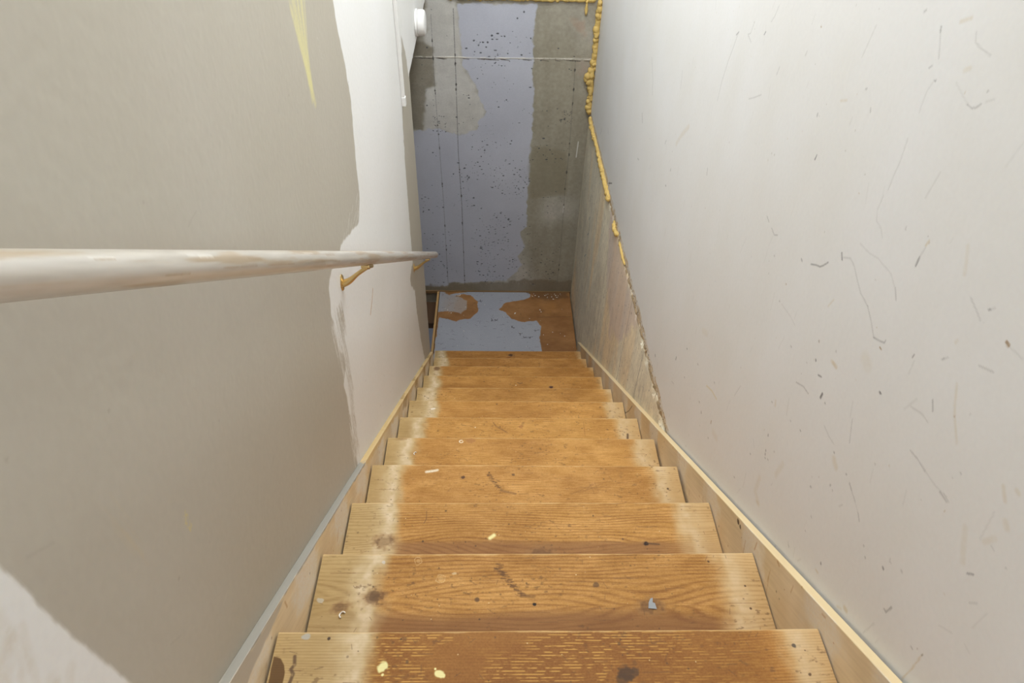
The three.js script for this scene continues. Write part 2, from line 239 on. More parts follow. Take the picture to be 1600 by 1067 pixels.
rightPaint.all((z, y, k) => { rightPaint.b[k] += (fbm(z * 90, y * 90, 2) - 0.5) * 0.4; });
const rightMat = new THREE.MeshStandardMaterial({ map: rightPaint.map(), roughness: 0.58, bumpMap: rightPaint.bump(), bumpScale: 0.0006 });
struct('wall_right', paintUV(box(XR, XR + 0.12, YC, YCEIL, ZB, ZEND), rightPaint, (x, y, z) => [z, y]), rightMat, 'scuffed white drywall wall opposite the handrail');

const CONC = [180, 175, 162];
const concrete = (x, y, s = 0) => { const n = fbm(x * 4 + s, y * 4, 4) - 0.5, m = fbm(x * 22, y * 22 + s, 3) - 0.5, f = noise(x * 210, y * 210) - 0.5; return [CONC[0] + n * 34 + m * 18 + f * 10, CONC[1] + n * 34 + m * 18 + f * 10, CONC[2] + n * 34 + m * 17 + f * 9]; };
const sidePaint = new Paint(-3.95, -2.5, 3.2, 1.82, 480);
sidePaint.fill((z, y) => { const c = concrete(z, y, 11), v = fbm(z * 16, y * 1.4, 4) - 0.5, w = step(0.5, 0.72, fbm(z * 5 + 60, y * 0.9, 3)); const d = mix3(c, [204, 172, 128], 0.4 * w); const q = fbm(z * 120, y * 34, 3) - 0.5, h = noise(z * 230, y * 230) - 0.5; return [d[0] + 50 + v * 22 + q * 36 + h * 14, d[1] + 46 + v * 22 + q * 36 + h * 14, d[2] + 34 + v * 20 + q * 34 + h * 13]; });
{
  const r = rng(31);
  sidePaint.poly([[-2.75, -0.72], [-2.25, -0.72], [-1.75, -0.72], [-2.0, -1.1], [-2.25, -1.25], [-2.5, -1.1]], [216, 196, 188], 0.5, 0.03, 0.05, 12);
  for (const z of [-2.62, -1.9, -1.55]) sidePaint.line([[z, -0.72], [z - 0.02, -1.4], [z + 0.01, -2.4]], 0.003, [112, 98, 78], 0.45, 0.5, -0.2);
  for (let i = 0; i < 110; i++) { const z = -3.5 + 2.5 * r(), y = -2.1 + 1.3 * r(), l = 0.05 + 0.3 * r(); sidePaint.line([[z, y], [z + 0.01 * (r() - 0.5), y - l]], 0.001 + 0.004 * r(), r() < 0.55 ? [150, 118, 80] : r() < 0.5 ? [212, 206, 194] : [124, 116, 104], 0.14 + 0.25 * r(), 0.6); }
  for (let i = 0; i < 1100; i++) sidePaint.spot(-3.9 + 2.9 * r(), -2.4 + 1.68 * r(), 0.0015 + 0.004 * r() * r(), r() < 0.75 ? [86, 72, 54] : [216, 210, 198], 0.3 + 0.5 * r(), -0.25, 0.002 + 0.008 * r() * r());
  sidePaint.each(-2.95, -0.7, -0.716, -0.66, (z, y, k) => { sidePaint.over(k, mix3([176, 150, 112], [112, 90, 62], fbm(z * 70, y * 40, 3)), 0.8 * step(0.25, 0.5, fbm(z * 24, 5, 2))); });
  // a loop in blue-black pen and two drips of white paint
  sidePaint.line([[-3.43, -1.23], [-3.40, -1.19], [-3.37, -1.24], [-3.38, -1.31], [-3.42, -1.35]], 0.003, [78, 96, 104], 0.6, 0.3); sidePaint.line([[-3.44, -1.55], [-3.38, -1.49]], 0.003, [78, 96, 104], 0.6, 0.3);
  sidePaint.line([[-3.2, -1.24], [-3.2, -1.33]], 0.003, [226, 224, 216], 0.8); sidePaint.line([[-3.42, -1.98], [-3.42, -2.08]], 0.003, [220, 216, 206], 0.7);
}
{ // swept profile with a broken top arris
  const zs = [], prof = [[XC, -2.7], [XC, -0.745], [XC, -0.722], [XC + 0.0015, -0.708], [XC + 0.006, YC], [0.75, YC]], pos = [], r = rng(8), N = 340;
  for (let i = 0; i <= N; i++) zs.push(lerp(ZB, 0.5, i / N));
  const pt = zs.map((z) => { const chip = Math.max(0, fbm(z * 28, 2.2, 3) - 0.52) * 0.10 + (r() < 0.05 ? 0.006 : 0); return prof.map(([x, y], k) => (k === 2 || k === 3 || k === 4 ? [x + chip * (k === 3 ? 1 : 0.5) * 0.5, Math.min(YC, y - chip * (k === 4 ? 0.8 : 0.5) + (r() - 0.5) * 0.0016), z] : [x, y, z])); });
  for (let i = 0; i < N; i++) for (let k = 0; k < prof.length - 1; k++) { const a = pt[i][k], b = pt[i][k + 1], c = pt[i + 1][k + 1], d = pt[i + 1][k]; pos.push(...a, ...d, ...c, ...a, ...c, ...b); }
  const g0 = new THREE.BufferGeometry(); g0.setAttribute('position', new THREE.BufferAttribute(new Float32Array(pos), 3)); g0.computeVertexNormals();
  const g = mergeGeometries([paintUV(g0, sidePaint, (x, y, z) => [z, y]), paintUV(box(XC + 0.02, 0.75, -2.7, YC - 0.03, ZB, 0.5), sidePaint, (x, y, z) => [z, y])].map((q) => { q.computeVertexNormals(); return q; }));
  struct('wall_right_lower', g, new THREE.MeshStandardMaterial({ map: sidePaint.map(), roughness: 0.9, bumpMap: sidePaint.bump(), bumpScale: 0.003, side: THREE.DoubleSide }), 'streaked bare concrete foundation wall beside the lower stairs');
}

// ------------------------------------------------------------------ back wall: poured concrete with a grey-lilac painted patch
const backPaint = new Paint(-1.0, -2.5, 1.66, 2.56, 560);
backPaint.fill((x, y) => { const c = concrete(x, y, 40), v = fbm(x * 20, y * 2, 3) - 0.5, w = fbm(x * 2 + 5, y * 2 + 8, 3); const d = mix3(c, [146, 138, 116], 0.72 * step(0.3, 0.62, w)); const q = fbm(x * 60, y * 60, 2) - 0.5; return [d[0] + v * 14 + q * 16, d[1] + v * 14 + q * 16, d[2] + v * 13 + q * 15]; });
{
  const r = rng(41), LILAC = [187, 189, 198];
  const lil = (x, y) => { const n = fbm(x * 5 + 2, y * 5, 4) - 0.5, f = noise(x * 200, y * 260) - 0.5; return [LILAC[0] + n * 14 + f * 6, LILAC[1] + n * 14 + f * 6, LILAC[2] + n * 13 + f * 6]; };
  backPaint.poly([[-0.496, 0.05], [-0.308, 0.05], [-0.293, -0.096], [-0.279, -0.229], [-0.282, -0.358], [-0.227, -0.452], [-0.16, -0.57], [-0.12, -0.69], [-0.19, -0.83], [-0.33, -0.86], [-0.458, -0.83], [-0.571, -0.835], [-0.542, -0.536], [-0.472, -0.505], [-0.463, -0.268], [-0.517, -0.224]], (x, y) => { const c = concrete(x, y, 70); return [c[0] + 18, c[1] + 20, c[2] + 24]; }, 0.9, 0.02, 0.02, 20);
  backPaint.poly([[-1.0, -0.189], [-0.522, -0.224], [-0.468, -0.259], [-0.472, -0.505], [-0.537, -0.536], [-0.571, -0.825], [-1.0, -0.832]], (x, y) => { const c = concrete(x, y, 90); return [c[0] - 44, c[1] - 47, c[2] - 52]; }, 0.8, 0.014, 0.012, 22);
  backPaint.poly([[-0.299, 0.012], [0.203, 0.02], [0.201, -0.035], [0.192, -0.131], [0.190, -0.293], [0.197, -0.464], [0.211, -0.543], [0.208, -0.706], [0.205, -0.99], [0.195, -1.01], [0.204, -1.222], [0.193, -1.37], [0.203, -1.616], [0.150, -1.685], [0.193, -1.823], [0.137, -1.909], [0.176, -1.996], [0.106, -2.102], [0.047, -2.163], [-0.26, -2.19], [-0.443, -2.192], [-0.457, -2.231], [-1.0, -2.225], [-1.0, -0.837], [-0.644, -0.837], [-0.458, -0.813], [-0.398, -0.839], [-0.337, -0.859], [-0.193, -0.83], [-0.171, -0.755], [-0.12, -0.691], [-0.15, -0.63], [-0.179, -0.53], [-0.227, -0.452], [-0.282, -0.358], [-0.279, -0.229], [-0.293, -0.096]], lil, 0.94, 0.007, 0.012, 30);
  backPaint.poly([[0.197, -0.931], [0.318, -0.941], [0.469, -0.983], [0.491, -1.34], [0.205, -1.37]], [128, 118, 92], 0.42, 0.02, 0.012, 20);
  backPaint.poly([[-0.641, -2.225], [-0.457, -2.231], [-0.443, -2.192], [-0.26, -2.195], [0.047, -2.17], [0.23, -2.15], [0.6, -2.165], [0.6, -2.4], [-1, -2.4]], [118, 104, 84], 0.55, 0.012, 0.02, 20);
  backPaint.poly([[0.425, -0.083], [0.508, -0.081], [0.525, -0.16], [0.468, -0.152]], [176, 140, 116], 0.35, 0.02, 0.03, 20);
  backPaint.poly([[0.49, -0.33], [0.57, -0.33], [0.58, -0.42], [0.5, -0.43]], [178, 150, 134], 0.4, 0.03, 0.03, 20);
  // cold joint and form-board lines
  backPaint.line([[-0.7, -0.326], [-0.414, -0.321], [-0.224, -0.321], [0.062, -0.318], [0.62, -0.31]], 0.0030, [210, 204, 190], 0.55, 0.9, 0.35);
  for (let i = 0; i < 46; i++) { const x = -0.62 + 1.2 * r(); backPaint.line([[x, -0.321 + 0.004 * r()], [x + 0.02 + 0.04 * r(), -0.320 + 0.004 * r()]], 0.003 + 0.002 * r(), [222, 215, 200], 0.5, 0.6, 0.4); }
  for (let i = 0; i < 22; i++) { const x = -0.6 + 1.15 * r(); backPaint.line([[x, -0.327], [x + 0.03 + 0.05 * r(), -0.329 - 0.005 * r()]], 0.0025, [84, 78, 68], 0.6, 0.5, -0.4); }
  const V = [[[-0.47, -0.056], [-0.472, -0.418], [-0.465, -0.802], [-0.461, -0.975], [-0.452, -1.442], [-0.45, -2.2]], [[-0.327, -0.02], [-0.325, -0.415], [-0.326, -0.998], [-0.312, -1.44], [-0.309, -2.214]], [[0.474, -0.326], [0.479, -0.548], [0.485, -0.986], [0.478, -1.242], [0.486, -1.876], [0.479, -2.205]]];
  V.forEach((v, n) => { backPaint.line(v, n === 1 ? 0.0026 : 0.0022, [96, 93, 90], n === 1 ? 0.6 : 0.4, 0.9, -0.3); for (let i = 0; i < 12; i++) { const k = Math.floor(r() * (v.length - 1)), t = r(), x = lerp(v[k][0], v[k + 1][0], t), y = lerp(v[k][1], v[k + 1][1], t); backPaint.spot(x + 0.004 * (r() - 0.5), y, 0.003 + 0.003 * r(), [72, 68, 62], 0.7, -0.35, 0.004 + 0.012 * r()); } });
  // air holes left by the pour
  const hole = (x, y, s) => backPaint.spot(x, y, s * (0.8 + 0.8 * r()), [70, 70, 74], 0.75, -0.5, s * (0.5 + 0.5 * r()));
  for (let i = 0; i < 3000; i++) { const x = -0.62 + 1.1 * r(), y = -2.2 + 2.2 * r(); const near = x > -0.3 && x < 0.2; if (!near && r() < 0.55) continue; const cl = fbm(x * 7, y * 7, 2), dense = (y < -0.9 ? 1 : 0.3) * step(0.35, 0.6, cl); if (r() < dense) hole(x, y, 0.0018 + 0.0055 * r() * r()); }
  for (const [x, y] of [[-0.08, -0.2], [-0.05, -0.2], [-0.02, -0.18], [0.0, -0.18], [-0.14, -0.22], [-0.17, -0.24], [-0.11, -0.22], [-0.2, -0.21], [-0.12, -0.25], [-0.06, -0.27], [0.17, -0.19], [0.08, -0.07], [0.12, -0.03], [0.02, -0.6], [0.18, -0.51], [-0.1, -0.31], [-0.25, -0.26]]) hole(x, y, 0.006);
  for (let i = 0; i < 60; i++) { const c = r() < 0.5 ? [-0.45, -0.78] : [0.44, -0.72]; hole(c[0] + 0.1 * (r() - 0.5), c[1] + 0.12 * (r() - 0.5), 0.003); }
  backPaint.line([[0.545, -0.9], [0.54, -1.02]], 0.004, [224, 222, 214], 0.8); backPaint.line([[0.48, -1.43], [0.478, -1.49]], 0.003, [220, 218, 210], 0.8);
  for (let i = 0; i < 90; i++) { const x = -0.55 + 1.1 * r(), y = -2.2 + 2 * r(); backPaint.line([[x, y], [x + 0.04 * r(), y + 0.004 * r()]], 0.001, r() < 0.5 ? [110, 106, 102] : [196, 194, 190], 0.25, 0.5); }
  for (let i = 0; i < 40; i++) { const x = -0.4 + 0.7 * r(); backPaint.line([[x, -2.2], [x + 0.02 * (r() - 0.5), -2.22 + 0.06 * r()]], 0.0012, [206, 202, 194], 0.35, 0.4); }
}
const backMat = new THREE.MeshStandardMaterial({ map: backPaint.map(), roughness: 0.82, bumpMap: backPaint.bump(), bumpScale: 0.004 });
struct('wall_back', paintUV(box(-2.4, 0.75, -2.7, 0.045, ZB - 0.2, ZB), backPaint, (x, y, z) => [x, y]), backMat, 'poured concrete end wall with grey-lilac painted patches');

// framing that closes the well above the concrete, and the rest of the shell (out of the picture)
const white = std(0xeae8e2, 0.8), raw = std(0xb0aaa0, 0.9);
struct('trim_1', rbox(XL - 0.05, XR + 0.05, 0.046, 0.084, ZB - 0.14, ZB - 0.002, 0.004), std(0xd9c9a6, 0.8), 'pale wooden sill plate along the top of the concrete');
struct('wall_back_upper', box(-2.4, 0.75, 0.084, YCEIL, ZB - 0.2, ZB - 0.01), white, 'white drywall above the concrete end wall');
{ // hall wall behind the camera; its glowing window is added to light the well
  const cx = (XL + XR) / 2, a = cx - FILL_WINDOW.w / 2, b = cx + FILL_WINDOW.w / 2, { y0, y1 } = FILL_WINDOW;
  struct('wall_end', mergeGeometries([box(-0.7, a, -2.7, YCEIL, ZEND, ZEND + 0.12), box(b, 0.75, -2.7, YCEIL, ZEND, ZEND + 0.12), box(a, b, -2.7, y0, ZEND, ZEND + 0.12), box(a, b, y1, YCEIL, ZEND, ZEND + 0.12)]), white, 'white wall behind the top of the stairs');
  const w = new THREE.Group(); w.name = 'window_1'; w.userData = { kind: 'structure', label: 'unseen glowing window added in the hall behind the stairs as fill light', category: 'window' }; scene.add(w);
  mesh('added_window_frame', mergeGeometries([box(a, a + 0.05, y0, y1, ZEND + 0.03, ZEND + 0.08), box(b - 0.05, b, y0, y1, ZEND + 0.03, ZEND + 0.08), box(a, b, y0, y0 + 0.05, ZEND + 0.03, ZEND + 0.08), box(a, b, y1 - 0.05, y1, ZEND + 0.03, ZEND + 0.08), box(a, b, (y0 + y1) / 2 - 0.02, (y0 + y1) / 2 + 0.02, ZEND + 0.03, ZEND + 0.08)]), white, w);
  mesh('glow_pane', box(a, b, y0, y1, ZEND + 0.05, ZEND + 0.056), new THREE.MeshStandardMaterial({ color: 0xffffff, roughness: 0.5, emissive: FILL_WINDOW.color, emissiveIntensity: 3 }), w);
  const l = new THREE.RectAreaLight(FILL_WINDOW.color, FILL_WINDOW.power, FILL_WINDOW.w - 0.1, y1 - y0 - 0.1); l.position.set(cx, (y0 + y1) / 2, ZEND + 0.02); l.lookAt(cx, (y0 + y1) / 2, 0); scene.add(l);
}
struct('ceiling', box(-2.4, 0.75, YCEIL, YCEIL + 0.12, ZB - 0.2, ZEND + 0.12), white, 'white ceiling over the stairwell');
struct('floor_upper', box(XL, XR, YTOP - 0.2, YTOP, 2 * RUN - 0.03, ZEND), std(0x9a7448, 0.5), 'upper hall floor at the head of the stairs');
struct('floor', box(-2.4, 0.75, -2.75, -2.47, ZB, ZEND), std(0x868a94, 0.8), 'grey-painted basement floor below the landing');
struct('wall_basement', box(-2.4, -2.3, -2.75, YCEIL, ZB, ZEND), raw, 'concrete wall across the basement passage');
struct('wall_passage', box(-2.3, XL - 0.11, -2.75, YCEIL, -2.55, -2.45), raw, 'wall closing the dark basement passage');
struct('ceiling_passage', box(-2.3, XL - 0.11, 0.10, 0.2, ZB, -2.55), raw, 'ceiling of the dark basement passage');

// ------------------------------------------------------------------ staircase: twelve worn pine treads between two skirt boards
const stairs = thing('staircase', 'steep wooden staircase with worn amber pine treads between skirt boards', 'staircase');
const tones = [[1.00, 0.97, 0.92], [0.97, 0.96, 0.95], [1.0, 1.0, 1.0], [1.02, 1.02, 1.03], [1.03, 1.03, 1.02], [1.03, 1.03, 1.0], [1.03, 1.02, 0.98], [1.0, 0.99, 0.95], [1.0, 0.98, 0.92], [0.98, 0.95, 0.88], [0.96, 0.92, 0.86], [0.94, 0.89, 0.82]];
const PALE_L = [0.175, 0.15, 0.135, 0.105, 0.105, 0.115, 0.13, 0.10, 0.09, 0.08, 0.09, 0.07], PALE_R = [0.965, 0.945, 0.945, 0.95, 0.955, 0.955, 0.95, 1.02, 1.03, 1.04, 1.04, 1.04];
const KNOTS = { 0: [[0.30, 0.2]], 1: [[0.774, 0.133, 0.022], [0.14, 0.108, 0.02], [0.067, 0.133, 0.014]], 2: [[0.111, 0.127, 0.022], [0.839, 0.135, 0.008], [0.546, 0.17, 0.03]], 3: [[0.31, 0.052, 0.006]], 8: [[0.745, 0.088, 0.012]], 9: [[0.05, 0.026, 0.016]], 11: [[0.544, 0.045, 0.016]] };
function treadPaint(i) {
  const ppm = i < 2 ? 1000 : i < 5 ? 760 : 520, P = new Paint(0, -0.045, 1.09, 0.36, ppm), r = rng(100 + i), o = i * 13.7;
  const freq = [190, 120, 130, 170, 210, 190, 150, 220, 150, 170, 180, 160][i], kn = KNOTS[i] || [], T = tones[i];
  P.all((u, v, k) => {
    let w = (fbm(u * 1.6 + o, v * 7 + o, 3) - 0.5) * (i === 0 ? 0.05 : 0.07), kd = 9, q = v + w;
    for (const [ku, kv, kr = 0.012] of kn) { const dx = (u - ku) / 3.2, dy = v - kv, d = Math.hypot(dx, dy); q += kr * 1.5 * Math.exp(-d * d / (kr * kr * 6)) * Math.sign(dy || 1) * 0.8; kd = Math.min(kd, Math.hypot((u - ku) / 1.35, dy) / kr + (fbm(u * 70, v * 70, 3) - 0.5) * 0.9); }
    const ring = 0.5 + 0.5 * Math.sin(q * freq * 6.283 + 5 * fbm(u * 2.2 + o, v * 26 + o, 2)), late = Math.pow(ring, 2.2) * (0.25 + 1.1 * fbm(u * 9 + o, v * 60, 3)), fib = noise(u * 34, v * 1000 + o) * 0.6 + noise(u * 90 + 7, v * 640 + o) * 0.4 - 0.5, cloud = fbm(u * 6 + o, v * 10, 4) - 0.5, grit = noise(u * 420, v * 420 + o) - 0.5, smear = fbm(u * 16 + o, v * 40 + 3, 3) - 0.5;
    let c = mix3([186, 136, 67], [146, 97, 42], clamp(late * 0.75));
    c = c.map((x, n) => (x + fib * 34 + cloud * [44, 42, 34][n] + smear * 26 + grit * 14) * T[n]);
    if (i === 0) { // scraped finish: pale broken ridges showing through dark varnish
      const z = step(0.10, 0.22, u) * (1 - step(0.86, 1.0, u)), ridge = step(0.55, 0.9, 0.5 + 0.5 * Math.sin((v + w * 0.35) * 6.283 * 178)) * step(0.44, 0.62, fbm(u * 64 + 3, v * 210, 3)) * step(0.24, 0.46, fbm(u * 9, v * 14, 2));
      c = mix3(c, [134, 84, 24].map((x) => x + cloud * 30 + grit * 14), 0.8 * z); c = mix3(c, [212, 164, 80], ridge * z * 0.85 * (1 - 0.6 * step(0.6, 0.9, u)));
    }
    // dark heartwood bands near the back of two boards
    if (i === 1) c = mix3(c, [122, 80, 44], 0.62 * step(0.135, 0.17, v + (fbm(u * 3, v * 12, 3) - 0.5) * 0.03) * (1 - 0.55 * step(0.9, 0.95, u)));
    if (i === 2) c = mix3(c, [128, 86, 52], 0.55 * step(0.122, 0.14, v + (fbm(u * 3 + 7, v * 10, 3) - 0.5) * 0.02) * step(0.10, 0.16, u) * (1 - 0.5 * step(0.85, 0.95, u)));
    // bare, whitish-sprayed ends
    const n1 = (fbm(u * 22 + o, v * 14, 3) - 0.5) * 0.05, pl = 1 - step(PALE_L[i] - 0.02, PALE_L[i] + 0.025, u + n1), pr = step(PALE_R[i] - 0.03, PALE_R[i] + 0.03, u + n1);
    const olive = [184 + cloud * 40 + fib * 14 - late * 16, 158 + cloud * 42 + fib * 14 - late * 18, 108 + cloud * 44 + fib * 12 - late * 18];
    c = mix3(c, olive, 0.85 * pl); c = mix3(c, [200 + cloud * 24 - late * 14, 168 + cloud * 26 - late * 16, 118 + cloud * 30 - late * 18], 0.75 * pr);
    const spray = Math.exp(-Math.pow((u + n1 - PALE_L[i] + 0.028) / 0.03, 2)) + 0.6 * Math.exp(-Math.pow((u + n1 - PALE_R[i] - 0.03) / 0.035, 2));
    c = mix3(c, [226, 206, 172], clamp(0.72 * spray * (0.35 + fbm(u * 60, v * 60 + o, 3))));
    if (kd < 1.6) c = mix3(c, mix3([98, 68, 40], [150, 110, 66], clamp(kd * 0.8 + fib * 0.5 + 0.22 * Math.sin(kd * 9))), 0.68 * (1 - step(0.35, 1.5, kd + (noise(u * 150, v * 150) - 0.5) * 0.5)));
    // grime in the pores
    c = mix3(c, [92, 64, 36], 0.45 * step(0.66, 0.84, fbm(u * 90 + o, v * 150, 3)) * step(0.35, 0.65, fbm(u * 8 + o, v * 12, 2)));
    // worn arris
    const edge = 1 - step(0.0015, 0.0055, Math.abs(v - 0.001) + (fbm(u * 40 + o, 1, 2) - 0.5) * 0.004); c = mix3(c, [214, 182, 130], 0.62 * edge);
    P.set(k, c); P.b[k] = 0.5 - late * 0.22 + fib * 0.2;
  });
  const nick = (n) => { for (let j = 0; j < n; j++) { const u = r() * 1.04, v = 0.01 + 0.2 * r(), t = r(); if (t < 0.45) P.spot(u, v, 0.001 + 0.003 * r() * r(), [72, 52, 34], 0.3 + 0.45 * r()); else if (t < 0.75) { const a = r() * 6.3, l = 0.004 + 0.014 * r(); P.line([[u, v], [u + l * Math.cos(a), v + l * Math.sin(a)]], 0.0007, [92, 66, 42], 0.4); } else if (t > 0.88) P.spot(u, v, 0.0007 + 0.001 * r(), [232, 212, 170], 0.7); } };
  nick(i < 3 ? 110 : 60);
  for (let j = 0; j < 14; j++) { const u = r(), v = 0.01 + 0.17 * r(); P.line([[u, v], [u + 0.02 + 0.05 * r(), v + 0.002 * (r() - 0.5)]], 0.0007, [110, 74, 42], 0.5, 0.5); }
  const skid = (pts, w, n) => { for (let j = 0; j < n; j++) { const t = r() * (pts.length - 1), k = Math.floor(t), f = t - k, u = lerp(pts[k][0], pts[k + 1][0], f) + (r() - 0.5) * w * 1.6, v = lerp(pts[k][1], pts[k + 1][1], f) + (r() - 0.5) * w * 0.5; P.line([[u - 0.004 * r(), v], [u + 0.003 + 0.006 * r(), v + 0.0006]], 0.0009 + 0.0008 * r(), [96, 64, 32], 0.3 + 0.4 * r(), 0.6); } };
  const CREAM = [238, 226, 158], DK = [84, 60, 38];
  if (i === 0) {
    P.spot(0.208, 0.067, 0.0095, CREAM, 1, 0.3, 0.0095).spot(0.21, 0.081, 0.003, CREAM, 1).spot(0.314, 0.080, 0.0095, CREAM, 1, 0.3, 0.007).spot(0.306, 0.071, 0.002, CREAM, 1).spot(0.322, 0.083, 0.004, CREAM, 1);
    P.poly([[0.004, 0.046], [0.018, 0.051], [0.027, 0.062], [0.031, 0.074], [0.031, 0.094], [0.022, 0.11], [0.006, 0.11]], [92, 62, 22], 0.9, 0.001, 0.0008, 60);
    P.spot(0.659, 0.082, 0.016, [70, 48, 26], 0.8, 0, 0.013).spot(0.676, 0.079, 0.008, [80, 56, 32], 0.7).spot(0.65, 0.094, 0.012, [76, 52, 28], 0.6); P.spot(0.056, 0.010, 0.008, [176, 170, 158], 0.85, 0, 0.006);
    P.line([[0.043, 0.047], [0.046, 0.062], [0.041, 0.07], [0.047, 0.078], [0.044, 0.095]], 0.003, DK, 0.75, 0.6); P.spot(0.1, 0.014, 0.003, [60, 42, 24], 0.9).spot(0.989, 0.033, 0.004, [80, 70, 60], 0.8).spot(1.001, 0.086, 0.003, DK, 0.8);
  }
  if (i === 1) {
    skid([[0.421, 0.024], [0.425, 0.045], [0.434, 0.056], [0.456, 0.083], [0.478, 0.106]], 0.010, 70); P.line([[0.478, 0.108], [0.506, 0.11]], 0.004, [104, 70, 36], 0.5, 0.5);
    P.spot(0.507, 0.129, 0.004, [40, 28, 18], 1, -0.4).spot(0.376, 0.117, 0.006, DK, 0.7).spot(0.653, 0.082, 0.007, DK, 0.6).spot(0.933, 0.024, 0.0028, DK, 0.9).spot(1.005, 0.087, 0.0025, DK, 0.9).spot(1.003, 0.141, 0.0028, DK, 0.9).spot(0.14, 0.105, 0.013, [96, 70, 44], 0.6);
    for (const [u, v, s] of [[0.289, 0.065, 0.011], [0.232, 0.02, 0.009]]) { for (let j = 0; j < 14; j++) { const a = j * 0.449, R = (q) => s * (0.75 + 0.5 * noise(Math.cos(q) * 2 + 9, Math.sin(q) * 2 + s * 900)); P.line([[u + R(a) * Math.cos(a), v + R(a) * Math.sin(a)], [u + R(a + 0.45) * Math.cos(a + 0.45), v + R(a + 0.45) * Math.sin(a + 0.45)]], 0.001, [218, 188, 140], 0.45, 0.7); } P.spot(u, v, s * 0.6, [222, 190, 140], 0.35); }
    P.spot(0.018, 0.116, 0.009, [190, 184, 170], 0.7, 0, 0.006).spot(0.15, 0.022, 0.005, [206, 196, 180], 0.85).spot(0.32, 0.052, 0.006, [216, 196, 160], 0.6, 0, 0.003);
  }
  if (i === 2) { P.line([[0.403, 0.117], [0.414, 0.108]], 0.0055, CREAM, 1, 0, 0.3); P.spot(0.839, 0.135, 0.006, [44, 28, 20], 0.9); P.line([[0.84, 0.134], [0.875, 0.137]], 0.002, DK, 0.7); P.line([[0.22, 0.03], [0.221, 0.055], [0.215, 0.07]], 0.001, [110, 76, 44], 0.7); P.spot(0.111, 0.127, 0.016, [206, 178, 132], 0.4); }
  if (i === 3) { P.line([[0.186, 0.03], [0.205, 0.027], [0.222, 0.023]], 0.005, [240, 228, 206], 0.85, 0.3); skid([[0.394, 0.035], [0.408, 0.064], [0.436, 0.102]], 0.007, 46); P.line([[0.436, 0.104], [0.484, 0.116]], 0.004, [116, 80, 46], 0.5, 0.5); P.spot(0.31, 0.052, 0.006, [84, 54, 34], 0.8).spot(0.479, 0.04, 0.005, DK, 0.6).spot(0.993, 0.094, 0.004, DK, 0.8); for (let j = 0; j < 10; j++) P.line([[0.66 + 0.1 * r(), 0.06 + 0.06 * r()], [0.74 + 0.1 * r(), 0.06 + 0.06 * r()]], 0.0012, [126, 86, 48], 0.3, 0.5); }
  if (i === 4) { for (let j = 0; j < 9; j++) { const a = j * 0.6; P.line([[0.286 + 0.007 * Math.cos(a), 0.019 + 0.006 * Math.sin(a)], [0.286 + 0.007 * Math.cos(a + 0.5), 0.019 + 0.006 * Math.sin(a + 0.5)]], 0.0018, [240, 228, 204], 0.85); } P.spot(0.323, 0.015, 0.02, [150, 98, 56], 0.45, 0, 0.012).spot(0.057, 0.007, 0.03, [150, 112, 62], 0.45, 0, 0.006); }
  if (i === 5) { P.line([[0.41, 0.03], [0.422, 0.05], [0.45, 0.07], [0.47, 0.085]], 0.003, [124, 84, 46], 0.55, 0.5); P.spot(0.53, 0.053, 0.01, [150, 96, 52], 0.5).spot(0.332, 0.057, 0.003, [240, 226, 196], 0.9); P.line([[0.992, 0.09], [0.988, 0.118]], 0.004, DK, 0.8); P.line([[0.806, 0.02], [0.806, 0.1]], 0.002, [140, 92, 44], 0.4, 0.6); }
  if (i === 6) P.line([[0.112, 0.056], [0.126, 0.053]], 0.004, [242, 232, 214], 0.9);
  if (i === 8) { P.line([[0.55, 0.054], [0.564, 0.06], [0.578, 0.055]], 0.003, DK, 0.6); P.spot(0.745, 0.088, 0.011, [70, 40, 34], 0.85, 0, 0.009).spot(0.54, 0.075, 0.003, [240, 226, 196], 0.9); }
  if (i === 9) P.spot(0.05, 0.026, 0.02, [112, 78, 44], 0.4);
  if (i === 11) P.spot(0.544, 0.045, 0.014, [74, 46, 26], 0.75, 0, 0.012);
  return P;
}
